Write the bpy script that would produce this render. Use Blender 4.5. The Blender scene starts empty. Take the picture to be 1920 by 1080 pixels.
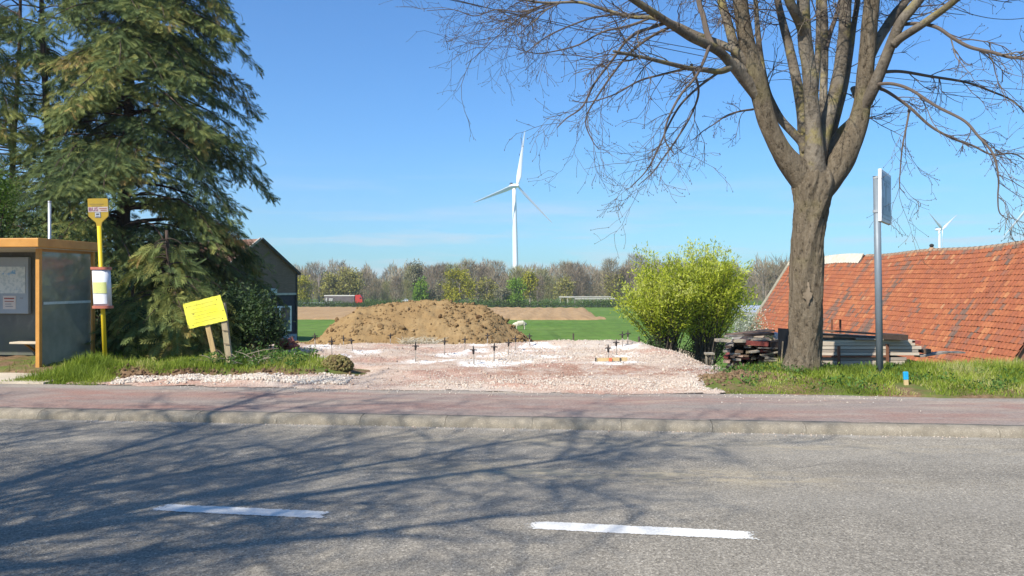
import bpy, math, random
import numpy as np
from mathutils import Vector, Matrix

random.seed(7)
RNG = np.random.default_rng(11)
SC = bpy.context.scene
COL = SC.collection

# ------------------------------------------------------------------ camera
FPX, HORIZON, CAMZ = 1450.0, 530.0, 1.65
cam_d = bpy.data.cameras.new('camera')
cam_d.sensor_width = 36.0
cam_d.lens = 36.0 * FPX / 1920.0
cam_d.shift_y = -(540.0 - HORIZON) / 1920.0
cam_d.clip_start = 0.1
cam_d.clip_end = 9000.0
cam = bpy.data.objects.new('camera', cam_d)
COL.objects.link(cam)
cam.location = (0, 0, CAMZ)
cam.rotation_euler = (math.radians(90), 0, 0)
SC.camera = cam

# ------------------------------------------------------------------ sky and sun
SUN_EL = math.radians(44)
SUN_AZ = math.radians(180 + 42)          # clockwise from +Y: behind the viewer, to the left
w = bpy.data.worlds.new('World')
SC.world = w
w.use_nodes = True
wn, wl = w.node_tree.nodes, w.node_tree.links
wn.clear()
w_out = wn.new('ShaderNodeOutputWorld')
w_bg = wn.new('ShaderNodeBackground')
w_sky = wn.new('ShaderNodeTexSky')
w_sky.sky_type = 'NISHITA'
w_sky.sun_disc = False
w_sky.sun_elevation = SUN_EL
w_sky.sun_rotation = SUN_AZ
w_sky.altitude = 50
w_sky.air_density = 1.15
w_sky.dust_density = 0.4
w_sky.ozone_density = 2.5
w_bg.inputs['Strength'].default_value = 0.108
w_tc = wn.new('ShaderNodeTexCoord')
w_sep = wn.new('ShaderNodeSeparateXYZ')
wl.new(w_tc.outputs['Generated'], w_sep.inputs[0])
w_map = wn.new('ShaderNodeMapping')
w_map.inputs['Scale'].default_value = (2.2, 2.2, 26.0)
w_map.inputs['Location'].default_value = (3.1, 0.4, 1.3)
wl.new(w_tc.outputs['Generated'], w_map.inputs[0])
w_no = wn.new('ShaderNodeTexNoise')
w_no.inputs['Scale'].default_value = 2.2
w_no.inputs['Detail'].default_value = 8
w_no.inputs['Roughness'].default_value = 0.6
wl.new(w_map.outputs[0], w_no.inputs['Vector'])
w_r1 = wn.new('ShaderNodeMapRange')
w_r1.inputs[1].default_value = 0.46
w_r1.inputs[2].default_value = 0.78
wl.new(w_no.outputs['Fac'], w_r1.inputs[0])
w_r2 = wn.new('ShaderNodeValToRGB')       # thin streaks of cloud low over the horizon
e = w_r2.color_ramp.elements
e[0].position = 0.0; e[0].color = (.6, .6, .6, 1)
e[1].position = 0.16; e[1].color = (0, 0, 0, 1)
k = e.new(0.055); k.color = (.95, .95, .95, 1)
k = e.new(0.10); k.color = (.35, .35, .35, 1)
wl.new(w_sep.outputs['Z'], w_r2.inputs[0])
w_mul = wn.new('ShaderNodeMath'); w_mul.operation = 'MULTIPLY'
wl.new(w_r1.outputs[0], w_mul.inputs[0]); wl.new(w_r2.outputs[0], w_mul.inputs[1])
w_mix = wn.new('ShaderNodeMixRGB')
w_mix.inputs['Color2'].default_value = (4.6, 5.0, 5.4, 1)
wl.new(w_mul.outputs[0], w_mix.inputs['Fac'])
w_tint = wn.new('ShaderNodeMixRGB'); w_tint.blend_type = 'MULTIPLY'      # the camera's deep blue rendering of a clear sky
w_tint.inputs['Fac'].default_value = 1.0
w_tint.inputs['Color2'].default_value = (.37, .70, 1.04, 1)
wl.new(w_sky.outputs[0], w_tint.inputs['Color1'])
wl.new(w_tint.outputs[0], w_mix.inputs['Color1'])
wl.new(w_mix.outputs[0], w_bg.inputs['Color'])
wl.new(w_bg.outputs[0], w_out.inputs['Surface'])

sun_d = bpy.data.lights.new('sun', 'SUN')
sun_d.energy = 5.0
sun_d.angle = math.radians(0.55)
sun_d.color = (1.0, 0.945, 0.85)
sun = bpy.data.objects.new('sun', sun_d)
COL.objects.link(sun)
to_sun = Vector((math.sin(SUN_AZ) * math.cos(SUN_EL), math.cos(SUN_AZ) * math.cos(SUN_EL), math.sin(SUN_EL)))
sun.rotation_euler = to_sun.to_track_quat('Z', 'Y').to_euler()
sun.location = to_sun * 60

SC.view_settings.view_transform = 'Standard'
SC.view_settings.look = 'None'
SC.view_settings.exposure = 0.66
SC.view_settings.gamma = 1.0
SC.view_settings.use_curve_mapping = False
SC.render.engine = 'CYCLES'

# ------------------------------------------------------------------ helpers
def P(px, py, Y):
    """the place at distance Y seen at a pixel of the survey photograph"""
    return np.array([(px - 960.0) / FPX * Y, Y, CAMZ - (py - HORIZON) / FPX * Y])

def smooth(a, b, x):
    t = np.clip((np.asarray(x, float) - a) / (b - a), 0, 1)
    return t * t * (3 - 2 * t)

_perm = RNG.random((256, 256))
def vnoise(x, y):
    x = np.asarray(x, float); y = np.asarray(y, float)
    xi = np.floor(x).astype(int); yi = np.floor(y).astype(int)
    fx = x - xi; fy = y - yi
    fx = fx * fx * (3 - 2 * fx); fy = fy * fy * (3 - 2 * fy)
    a = _perm[xi % 256, yi % 256]; b = _perm[(xi + 1) % 256, yi % 256]
    c = _perm[xi % 256, (yi + 1) % 256]; d = _perm[(xi + 1) % 256, (yi + 1) % 256]
    return (a * (1 - fx) + b * fx) * (1 - fy) + (c * (1 - fx) + d * fx) * fy - 0.5

def fbm(x, y, s=1.0, octv=4, gain=0.5):
    r = 0; a = 1.0
    for i in range(octv):
        r = r + a * vnoise(np.asarray(x) * s + 17.3 * i, np.asarray(y) * s + 5.1 * i)
        a *= gain; s *= 2.03
    return r

class Buf:
    """collects vertices and faces for one mesh; every vertex carries a tone"""
    def __init__(s):
        s.v = []; s.f = {}; s.t = []; s.n = 0
    def add(s, v, f, tone=0.5):
        v = np.asarray(v, float).reshape(-1, 3)
        f = np.asarray(f, int)
        s.v.append(v)
        t = np.asarray(tone, float)
        s.t.append(np.broadcast_to(t, (len(v),)) if t.ndim == 0 else t)
        s.f.setdefault(f.shape[1], []).append(f + s.n)
        s.n += len(v)
        return s
    def mesh(s, name, off=(0, 0, 0), smooth_shade=False):
        me = bpy.data.meshes.new(name)
        if s.n == 0:
            return me
        v = np.concatenate(s.v) - np.asarray(off, float)
        idx = []; tot = []
        for k, fl in s.f.items():
            a = np.concatenate(fl)
            idx.append(a.reshape(-1)); tot.append(np.full(len(a), k))
        idx = np.concatenate(idx); tot = np.concatenate(tot)
        st = np.concatenate([[0], np.cumsum(tot)[:-1]])
        me.vertices.add(len(v)); me.vertices.foreach_set('co', v.astype(np.float32).ravel())
        me.loops.add(len(idx)); me.loops.foreach_set('vertex_index', idx.astype(np.int32))
        me.polygons.add(len(tot)); me.polygons.foreach_set('loop_start', st.astype(np.int32))
        me.polygons.foreach_set('use_smooth', np.full(len(tot), smooth_shade))
        at = me.attributes.new('tone', 'FLOAT', 'POINT')
        at.data.foreach_set('value', np.concatenate(s.t).astype(np.float32))
        me.update(calc_edges=True)
        me.validate()
        return me

BOXF = np.array([[0, 3, 2, 1], [4, 5, 6, 7], [0, 1, 5, 4], [1, 2, 6, 5], [2, 3, 7, 6], [3, 0, 4, 7]])
BOXV = np.array([[-1, -1, -1], [1, -1, -1], [1, 1, -1], [-1, 1, -1], [-1, -1, 1], [1, -1, 1], [1, 1, 1], [-1, 1, 1]]) * 0.5

def rotz(a):
    c, s = math.cos(a), math.sin(a)
    return np.array([[c, -s, 0], [s, c, 0], [0, 0, 1]])

def euler(rx, ry, rz):
    cx, sx = math.cos(rx), math.sin(rx); cy, sy = math.cos(ry), math.sin(ry)
    return rotz(rz) @ np.array([[cy, 0, sy], [0, 1, 0], [-sy, 0, cy]]) @ np.array([[1, 0, 0], [0, cx, -sx], [0, sx, cx]])

def box(b, c, size, rz=0.0, R=None, tone=0.5):
    R = rotz(rz) if R is None else R
    b.add((BOXV * np.asarray(size)) @ R.T + np.asarray(c), BOXF, tone)
    return b

def beam(b, p, q, wx, wz, tone=0.5, up=(0, 0, 1)):
    """a squared bar from p to q"""
    p = np.asarray(p, float); q = np.asarray(q, float)
    d = q - p; L = np.linalg.norm(d); d = d / L
    up = np.asarray(up, float)
    if abs(d @ up) > 0.95: up = np.array([0, 1.0, 0])
    s = np.cross(up, d); s /= np.linalg.norm(s); u = np.cross(d, s)
    R = np.stack([s, d, u], 1)
    return box(b, (p + q) / 2, (wx, L, wz), R=R, tone=tone)

def tube(b, pts, rad, sides=6, tone=0.5, cap=True):
    pts = np.asarray(pts, float); n = len(pts)
    rad = np.broadcast_to(np.asarray(rad, float), (n,))
    d = np.gradient(pts, axis=0)
    d /= np.linalg.norm(d, axis=1)[:, None] + 1e-12
    ref = np.array([0, 0, 1.0]) if abs(d[0][2]) < 0.9 else np.array([1.0, 0, 0])
    u = np.cross(d[0], ref); u /= np.linalg.norm(u)
    ang = np.arange(sides) * 2 * math.pi / sides
    ca, sa = np.cos(ang)[:, None], np.sin(ang)[:, None]
    V = np.empty((n, sides, 3))
    for i in range(n):
        u = u - d[i] * (u @ d[i]); u /= np.linalg.norm(u) + 1e-12
        wv = np.cross(d[i], u)
        V[i] = pts[i] + rad[i] * (ca * u + sa * wv)
    i0 = np.arange(n - 1)[:, None] * sides; j = np.arange(sides)[None, :]; j2 = (j + 1) % sides
    F = np.stack([i0 + j, i0 + j2, i0 + sides + j2, i0 + sides + j], -1).reshape(-1, 4)
    base = b.n
    b.add(V.reshape(-1, 3), F, tone)
    if cap:
        b.f.setdefault(sides, []).append(np.array([[base + k for k in range(sides)][::-1], [base + (n - 1) * sides + k for k in range(sides)]]))
    return V

def grid(b, X, Y, Z, tone=0.5, mask=None):
    ny, nx = X.shape
    V = np.stack([X, Y, Z], -1).reshape(-1, 3)
    i = np.arange(ny - 1)[:, None] * nx + np.arange(nx - 1)[None, :]
    F = np.stack([i, i + 1, i + nx + 1, i + nx], -1).reshape(-1, 4)
    if mask is not None: F = F[mask[:-1, :-1].ravel()]
    b.add(V, F, tone if np.ndim(tone) == 0 else np.asarray(tone).ravel())
    return b

def stamp(b, tv, tf, pos, R, scale, tone):
    """many transformed copies of a small template (leaves, blades, stones) in one go"""
    n = len(pos)
    scale = np.asarray(scale, float)
    sv = scale[:, None, None] if scale.ndim == 1 else scale[:, None, :]
    V = np.einsum('nij,nkj->nki', R, tv[None] * sv) + pos[:, None, :]
    F = (tf[None] + (np.arange(n) * len(tv))[:, None, None]).reshape(-1, tf.shape[1])
    b.add(V.reshape(-1, 3), F, np.repeat(tone, len(tv)))

def frames(a, nrm):
    """rotation matrices with x along a and z near nrm"""
    a = a / (np.linalg.norm(a, axis=1)[:, None] + 1e-9)
    y = np.cross(nrm, a); y /= np.linalg.norm(y, axis=1)[:, None] + 1e-9
    z = np.cross(a, y)
    return np.stack([a, y, z], -1)

def randrot(n):
    q = RNG.normal(size=(n, 3)); q2 = RNG.normal(size=(n, 3))
    return frames(q, q2)

def put(name, me, mat, parent=None, label=None, cat=None, group=None, kind=None, bevel=0):
    o = bpy.data.objects.new(name, me)
    COL.objects.link(o)
    if mat is not None and len(me.materials) == 0: me.materials.append(mat)
    if parent is not None: o.parent = parent
    tag(o, label, cat, group, kind)
    if bevel:
        m = o.modifiers.new('bevel', 'BEVEL'); m.width = bevel; m.segments = 2; m.limit_method = 'ANGLE'
    return o

def tag(o, label=None, cat=None, group=None, kind=None):
    if label: o['label'] = label
    if cat: o['category'] = cat
    if group: o['group'] = group
    if kind: o['kind'] = kind
    return o

def thing(name, loc, label, cat, group=None):
    o = bpy.data.objects.new(name, None)
    COL.objects.link(o)
    o.location = tuple(float(c) for c in loc)
    o.empty_display_size = 0.2
    return tag(o, label, cat, group)

def root_loc(o):
    while o.parent is not None: o = o.parent
    return np.array(o.location)

def part(name, b, mat, parent, sm=False, bevel=0, label=None, kind=None):
    """a part built in world coordinates under an unrotated thing"""
    return put(name, b.mesh(name, root_loc(parent), sm), mat, parent, label=label, kind=kind, bevel=bevel)

def copy_tree(o, parent=None):
    c = o.copy(); COL.objects.link(c); c.parent = parent
    for ch in o.children: copy_tree(ch, c)
    return c

# ------------------------------------------------------------------ materials
class NT:
    def __init__(s, name):
        s.m = bpy.data.materials.new(name); s.m.use_nodes = True
        s.t = s.m.node_tree; s.t.nodes.clear()
        s.out = s.n('ShaderNodeOutputMaterial')
        s.tc = s.n('ShaderNodeTexCoord')
    def n(s, ty, **kw):
        nd = s.t.nodes.new(ty)
        for k, v in kw.items():
            if k.startswith('i_'): nd.inputs[k[2:].replace('_', ' ')].default_value = v
            else: setattr(nd, k, v)
        return nd
    def l(s, a, b): s.t.links.new(a, b)
    def noise(s, scale, detail=5, rough=0.55, stretch=(1, 1, 1), loc=(0, 0, 0), coord='Object'):
        mp = s.n('ShaderNodeMapping'); mp.inputs['Scale'].default_value = stretch; mp.inputs['Location'].default_value = loc
        s.l(s.tc.outputs[coord], mp.inputs[0])
        no = s.n('ShaderNodeTexNoise'); no.inputs['Scale'].default_value = scale
        no.inputs['Detail'].default_value = detail; no.inputs['Roughness'].default_value = rough
        s.l(mp.outputs[0], no.inputs['Vector'])
        return no.outputs['Fac']
    def vor(s, scale, stretch=(1, 1, 1), feature='F1', coord='Object'):
        mp = s.n('ShaderNodeMapping'); mp.inputs['Scale'].default_value = stretch
        s.l(s.tc.outputs[coord], mp.inputs[0])
        vo = s.n('ShaderNodeTexVoronoi', feature=feature); vo.inputs['Scale'].default_value = scale
        s.l(mp.outputs[0], vo.inputs['Vector'])
        return vo
    def ramp(s, fac, stops):
        r = s.n('ShaderNodeValToRGB')
        el = r.color_ramp.elements
        while len(el) < len(stops): el.new(0.5)
        for e_, (p_, c_) in zip(el, stops):
            e_.position = p_
            e_.color = (c_, c_, c_, 1) if np.ndim(c_) == 0 else (*c_, 1)
        s.l(fac, r.inputs[0])
        return r.outputs[0]
    def rng(s, fac, a, b, c=0.0, d=1.0):
        r = s.n('ShaderNodeMapRange'); r.clamp = True
        for i, v in zip((1, 2, 3, 4), (a, b, c, d)): r.inputs[i].default_value = v
        s.l(fac, r.inputs[0]); return r.outputs[0]
    def mix(s, fac, a, b, mode='MIX'):
        m = s.n('ShaderNodeMixRGB', blend_type=mode)
        for i, x in ((0, fac), (1, a), (2, b)):
            if hasattr(x, 'is_output'): s.l(x, m.inputs[i])
            elif i == 0: m.inputs[0].default_value = x
            else: m.inputs[i].default_value = (*x, 1) if np.ndim(x) else (x, x, x, 1)
        return m.outputs[0]
    def math(s, op, a, b=0.0):
        m = s.n('ShaderNodeMath', operation=op)
        for i, x in ((0, a), (1, b)):
            if hasattr(x, 'is_output'): s.l(x, m.inputs[i])
            else: m.inputs[i].default_value = x
        return m.outputs[0]
    def tone(s):
        return s.n('ShaderNodeAttribute', attribute_name='tone').outputs['Fac']
    def xyz(s, coord='Object'):
        q = s.n('ShaderNodeSeparateXYZ'); s.l(s.tc.outputs[coord], q.inputs[0]); return q.outputs
    def done(s, color, rough=0.85, bump=None, strength=0.3, dist=0.02, spec=0.25, metal=0.0, transl=0.0, alpha=None):
        p = s.n('ShaderNodeBsdfPrincipled')
        if hasattr(color, 'is_output'): s.l(color, p.inputs['Base Color'])
        else: p.inputs['Base Color'].default_value = (*color, 1)
        if hasattr(rough, 'is_output'): s.l(rough, p.inputs['Roughness'])
        else: p.inputs['Roughness'].default_value = rough
        p.inputs['Specular IOR Level'].default_value = spec
        p.inputs['Metallic'].default_value = metal
        if alpha is not None: s.l(alpha, p.inputs['Alpha'])
        if bump is not None:
            bn = s.n('ShaderNodeBump'); bn.inputs['Strength'].default_value = strength; bn.inputs['Distance'].default_value = dist
            s.l(bump, bn.inputs['Height']); s.l(bn.outputs[0], p.inputs['Normal'])
        sh = p.outputs[0]
        if transl:
            tr = s.n('ShaderNodeBsdfTranslucent')
            if hasattr(color, 'is_output'): s.l(color, tr.inputs[0])
            else: tr.inputs[0].default_value = (*color, 1)
            mx = s.n('ShaderNodeMixShader'); mx.inputs[0].default_value = transl
            s.l(sh, mx.inputs[1]); s.l(tr.outputs[0], mx.inputs[2]); sh = mx.outputs[0]
        s.l(sh, s.out.inputs['Surface'])
        return s.m

def plain(name, c1, c2=None, scale=6, rough=0.7, bump=0.0, bscale=None, stretch=(1, 1, 1), metal=0.0, spec=0.3, detail=6):
    t = NT(name)
    c2 = c2 or tuple(x * 0.7 for x in c1)
    f = t.noise(scale, detail, 0.6, stretch)
    col = t.mix(t.rng(f, 0.35, 0.65), c1, c2)
    bm = t.noise(bscale or scale * 4, 4, 0.6, stretch) if bump else None
    return t.done(col, rough, bm, bump, 0.02, spec, metal)

def toned(name, stops, var=0.25, scale=8, rough=0.8, transl=0.0, bump=0.0, bscale=20, spec=0.2, stretch=(1, 1, 1)):
    """colour looked up by each piece's own tone, with a little noise"""
    t = NT(name)
    col = t.ramp(t.tone(), stops)
    if var:
        f = t.noise(scale, 4, 0.6, stretch)
        col = t.mix(1.0, col, t.ramp(f, [(0.3, 1 - var), (0.7, 1 + 0.0)]), 'MULTIPLY')
    bm = t.noise(bscale, 4, 0.6, stretch) if bump else None
    return t.done(col, rough, bm, bump, 0.02, spec, 0, transl)
# ------------------------------------------------------------------ the lie of the land
RA = -0.103                                  # the road runs a little towards the viewer on the right
RN = math.hypot(1, RA)
U = np.array([1, RA, 0]) / RN                # along the road, to the right
V = np.array([-RA, 1, 0]) / RN               # across the road, away from the viewer
ROAD_ANG = math.atan2(RA, 1)
def vv(x, y): return (-RA * np.asarray(x) + np.asarray(y)) / RN
def uv(u, v, z=0.0): return U * u + V * v + np.array([0, 0, z])
KERB_V, PATH_V0, PATH_V1 = 8.72, 8.93, 10.78

PC = ([10.7, 18.9, 19.6, 23, 30, 45, 75, 95, 200, 260, 600, 4500], [.12, .10, .02, -.9, -1.5, -2.0, -2.9, -3.0, -5.0, -5.9, -6.5, -8])
PR = ([10.7, 11.4, 13.2, 14.4, 17, 22, 30, 40, 75, 95, 200, 260, 600, 4500], [.13, .20, .23, .02, -.25, -1.3, -2.2, -2.5, -2.9, -3.0, -5.0, -5.9, -6.5, -8])

def seg_dist(x, y, poly):
    """signed distance to a polygon: positive inside"""
    x = np.asarray(x, float); y = np.asarray(y, float)
    d = np.full(x.shape, 1e9); ins = np.zeros(x.shape, bool)
    n = len(poly)
    for i in range(n):
        ax, ay = poly[i]; bx, by = poly[(i + 1) % n]
        ex, ey = bx - ax, by - ay
        t = np.clip(((x - ax) * ex + (y - ay) * ey) / (ex * ex + ey * ey), 0, 1)
        d = np.minimum(d, np.hypot(x - ax - t * ex, y - ay - t * ey))
        c = ((ay > y) != (by > y)) & (x < (bx - ax) * (y - ay) / (by - ay + 1e-12) + ax)
        ins ^= c
    return np.where(ins, d, -d)

BANK = [(-9.5, 12.9), (-7.0, 12.5), (-5.6, 12.25), (-4.4, 12.3), (-3.3, 12.4), (-2.65, 12.7), (-2.7, 13.5), (-3.6, 14.6), (-5.6, 15.8), (-7, 18), (-12, 20), (-14, 14)]
SITE = [(-6.6, 11.35), (-6.4, 12.2), (-5.6, 12.5), (-3.2, 12.6), (-2.5, 12.7), (-2.6, 13.6), (-3.6, 14.8), (-5.4, 15.6), (-5.9, 17), (-6.0, 19.3), (3.0, 18.9), (3.6, 17.2), (3.95, 15.6), (4.05, 14.0), (3.5, 13.0), (2.9, 12.0), (2.75, 10.15), (-6.6, 11.0)]
def bank_h(x, y):
    d = seg_dist(x, y, BANK) + 0.10 * fbm(x, y, 1.9, 3)
    return 0.14 * smooth(-0.08, 0.25, d) * (1 + 0.5 * fbm(x, y, 2.3, 3))

def H(x, y):
    x = np.asarray(x, float); y = np.asarray(y, float)
    v = vv(x, y)
    wr = smooth(2.9, 4.1, x)
    h = np.interp(v, *PC) * (1 - wr) + np.interp(v, *PR) * wr
    near = smooth(40, 20, v) * smooth(10.7, 11.1, v)
    h = h + near * bank_h(x, y)
    d = np.hypot((x - 3.35) / 0.7, (y - 11.75) / 0.45)          # a hump of bare soil beside the right verge
    h = h + 0.13 * np.exp(-d * d) * near
    h = h + near * 0.05 * fbm(x, y, 1.1, 3)
    return h

# terrain: one sheet out to the horizon
def axis(breaks):
    out = []
    for a, b, s in breaks: out += list(np.arange(a, b, s))
    return np.array(out + [breaks[-1][1]])
tx = axis([(-6000, -600, 600), (-600, -120, 40), (-120, -20, 5), (-20, -10, .5), (-10, 11, .12), (11, 20, .5), (20, 120, 5), (120, 600, 40), (600, 6000, 600)])
ty = axis([(-60, 0, 6), (0, 10.2, .6), (10.2, 20.5, .12), (20.5, 32, .4), (32, 100, 2), (100, 300, 8), (300, 1000, 100), (1000, 7000, 600)])
TX, TY = np.meshgrid(tx, ty)
TV = vv(TX, TY)
TZ = H(TX, TY)
TZ = np.where(TV < 10.72, -0.06, TZ)
TZ = np.where(TV < 1.6, 0.05, TZ)
b = grid(Buf(), TX, TY, TZ)
t = NT('ground_soil_and_grass')
xo = t.xyz()
n1 = t.noise(0.05, 5); n2 = t.noise(1.6, 6); n3 = t.noise(14, 5); n4 = t.noise(0.6, 4, stretch=(.25, 2.2, 1))
field = t.ramp(n1, [(0.3, (.075, .15, .022)), (0.5, (.095, .18, .028)), (0.7, (.13, .20, .04))])
field = t.mix(t.rng(n4, .4, .7, 0, .45), field, (.17, .20, .06))
field = t.mix(1.0, field, t.ramp(t.noise(.9, 6, .7, (1, .35, 1)), [(.3, .72), (.7, 1.18)]), 'MULTIPLY')
soil = t.ramp(n3, [(0.3, (.10, .062, .034)), (0.7, (.24, .155, .09))])
near = t.mix(t.rng(n2, .44, .60), soil, (.10, .13, .03))
far = t.rng(t.math('ADD', xo['Y'], t.math('MULTIPLY', n2, 6.0)), 23, 31)
col = t.mix(far, near, field)
put('ground', b.mesh('ground', smooth_shade=True), t.done(col, .95, t.noise(30, 5), .5, .03, .1), kind='structure')

# bare sandy corner of the meadow and the ploughed strip
def sheet(name, poly, dz, mat, step, bumpf=None, sm=True):
    xs = [p[0] for p in poly]; ys = [p[1] for p in poly]
    gx = np.arange(min(xs) - step, max(xs) + 2 * step, step); gy = np.arange(min(ys) - step, max(ys) + 2 * step, step)
    X, Y = np.meshgrid(gx, gy)
    d = seg_dist(X, Y, poly)
    Z = H(X, Y) + np.where(d > 0, dz, -dz * 3)
    if bumpf is not None: Z = Z + np.where(d > 0, bumpf(X, Y), 0)
    bb = grid(Buf(), X, Y, Z, mask=(d > -step * 1.5))
    return put(name, bb.mesh(name, smooth_shade=sm), mat, kind='structure')
t = NT('sandy_soil'); n = t.noise(2.5, 6)
sheet('bare_ground', [(5.4, 38), (10.5, 38), (11.2, 50), (9.0, 52.5), (6.8, 49)], 0.05, t.done(t.ramp(n, [(.3, (.30, .24, .14)), (.7, (.46, .37, .24))]), .95, n, .4), 0.6)

t = NT('ploughed_soil'); n = t.noise(0.5, 6, stretch=(3, .12, 1)); n2 = t.noise(2.2, 5)
c = t.ramp(n, [(.3, (.30, .185, .08)), (.7, (.43, .28, .135))])
c = t.mix(t.rng(n2, .45, .7, 0, .4), c, (.20, .12, .065))
pm = t.done(c, .95, n2, .6, .1)
PL = [(-120, 97), (0, 98), (10, 97), (12.5, 99), (12, 110), (19, 205), (-30, 208), (-140, 200)]
gx = np.arange(-95, 20, .7); gy = np.arange(95, 212, 3.0)
X, Y = np.meshgrid(gx, gy)
d = seg_dist(X, Y, PL)
row = np.sin((X - 0.06 * (Y - 97)) * 2 * math.pi / 2.8)
Z = H(X, Y) + np.where(d > 0, .16 + .10 * row + .05 * fbm(X, Y, 1.3, 3), -.5)
put('ploughed_field', grid(Buf(), X, Y, Z, mask=d > -4).mesh('ploughed_field', smooth_shade=True), pm, kind='structure')
# grass headland beyond the plough
# ------------------------------------------------------------------ road
t = NT('worn_asphalt')
xo = t.xyz()
n_big = t.noise(0.7, 5, stretch=(.35, 1, 1)); n_mid = t.noise(3.2, 6); n_fin = t.noise(150, 3, .7); vo = t.vor(95)
agg = t.ramp(vo.outputs['Color'], [(0.0, (.125, .109, .086)), (.4, (.235, .208, .165)), (.8, (.325, .29, .232)), (1.0, (.53, .475, .385))])
col = t.mix(1.0, agg, t.ramp(n_big, [(.3, .80), (.7, 1.10)]), 'MULTIPLY')
col = t.mix(1.0, col, t.ramp(n_mid, [(.3, .86), (.7, 1.06)]), 'MULTIPLY')
col = t.mix(1.0, col, t.ramp(t.noise(38, 4, .75), [(.32, .68), (.5, 1.0), (.68, 1.28)]), 'MULTIPLY')
col = t.mix(t.rng(n_fin, .60, .72, 0, .75), col, (.06, .057, .05))
# sand dropped along the wheel track of the site traffic
vcoord = t.math('ADD', xo['Y'], t.math('MULTIPLY', xo['X'], 0.103))
def bell(x, c, wd):
    q = t.math('DIVIDE', t.math('SUBTRACT', x, c), wd)
    return t.math('POWER', 2.718, t.math('MULTIPLY', t.math('MULTIPLY', q, q), -1.0))
sand_n = t.rng(t.noise(2.6, 7, .65, (.7, 2.2, 1)), .44, .58)
m1 = t.math('MULTIPLY', bell(vcoord, 6.75, .28), bell(xo['X'], .7, 1.9))
m2 = t.math('MULTIPLY', bell(vcoord, 8.1, .35), bell(xo['X'], 1.5, 4.0))
sand = t.math('MULTIPLY', sand_n, t.math('MAXIMUM', m1, t.math('MULTIPLY', m2, .5)))
col = t.mix(t.math('MULTIPLY', sand, .85), col, (.44, .36, .23))
trk = t.math('MAXIMUM', bell(vcoord, 6.1, .34), bell(vcoord, 7.75, .34))
col = t.mix(t.math('MULTIPLY', trk, .22), col, (.30, .275, .23))
oil = t.math('MULTIPLY', bell(vcoord, 6.9, .45), t.rng(t.noise(1.1, 5, .6, (.3, 1.4, 1)), .48, .66))
col = t.mix(t.math('MULTIPLY', oil, .35), col, (.09, .083, .072))
cv = t.n('ShaderNodeTexVoronoi', feature='DISTANCE_TO_EDGE'); cv.inputs['Scale'].default_value = .42
wob = t.n('ShaderNodeMixRGB'); wob.inputs[0].default_value = .16; nz = t.n('ShaderNodeTexNoise'); nz.inputs['Scale'].default_value = 3.5; nz.inputs['Detail'].default_value = 6
t.l(t.tc.outputs['Object'], wob.inputs[1]); t.l(nz.outputs['Color'], wob.inputs[2]); t.l(wob.outputs[0], cv.inputs['Vector'])
crack = t.math('MULTIPLY', t.rng(cv.outputs['Distance'], .0045, .0015), t.rng(t.noise(.5, 3), .52, .60))
col = t.mix(t.math('MULTIPLY', crack, .3), col, (.07, .065, .058))
gut = t.math('MULTIPLY', bell(vcoord, 8.68, .07), t.rng(t.noise(5, 5), .35, .6))
col = t.mix(t.math('MULTIPLY', gut, .65), col, (.36, .33, .28))
asph = t.done(col, .86, t.math('ADD', vo.outputs['Distance'], t.math('MULTIPLY', n_fin, .6)), .55, .006, .3)
b = Buf()
us = np.arange(-60, 61, 1.0); vs = np.array([1.7, 4, 6, 8, 8.75])
UU, VV_ = np.meshgrid(us, vs)
R = UU[..., None] * U + VV_[..., None] * V
grid(b, R[..., 0], R[..., 1], 0 * UU)
road = put('road', b.mesh('road'), asph, kind='structure')

t = NT('road_paint')
n = t.noise(9, 7, .7, (1, 1, 1)); n2 = t.noise(55, 4, .7)
edge = t.tone()
wear = t.math('ADD', t.math('MULTIPLY', edge, .42), t.math('MULTIPLY', t.math('ADD', n, n2), .62))
keep = t.rng(wear, .765, .83)
paint = t.done(t.mix(t.rng(n2, .4, .7), (.70, .68, .63), (.55, .53, .48)), .7, n2, .3, .004, .3, alpha=keep)
def dash(p0, p1, wid):
    bb = Buf(); n_ = 40
    s_ = np.linspace(0, 1, n_); q_ = np.linspace(-1, 1, 7)
    S, Q = np.meshgrid(s_, q_)
    p0 = np.array(p0); p1 = np.array(p1); dv = (p1 - p0); L = np.linalg.norm(dv); dv /= L; nv = np.array([-dv[1], dv[0]])
    X = p0[0] + dv[0] * L * S + nv[0] * Q * wid / 2; Y = p0[1] + dv[1] * L * S + nv[1] * Q * wid / 2
    tn = np.minimum(np.minimum(S, 1 - S) / .12, (1 - np.abs(Q)) / .3 + .25).clip(0, 1)
    grid(bb, X, Y, 0 * X + .004, tn)
    put('road_marking', bb.mesh('road_marking'), paint, road)
gp = lambda px, py: P(px, py, FPX * CAMZ / (py - HORIZON))[:2]
dash(gp(282, 951), gp(628, 967), .175)
dash(gp(975, 984), gp(1432, 1006), .185)

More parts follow.
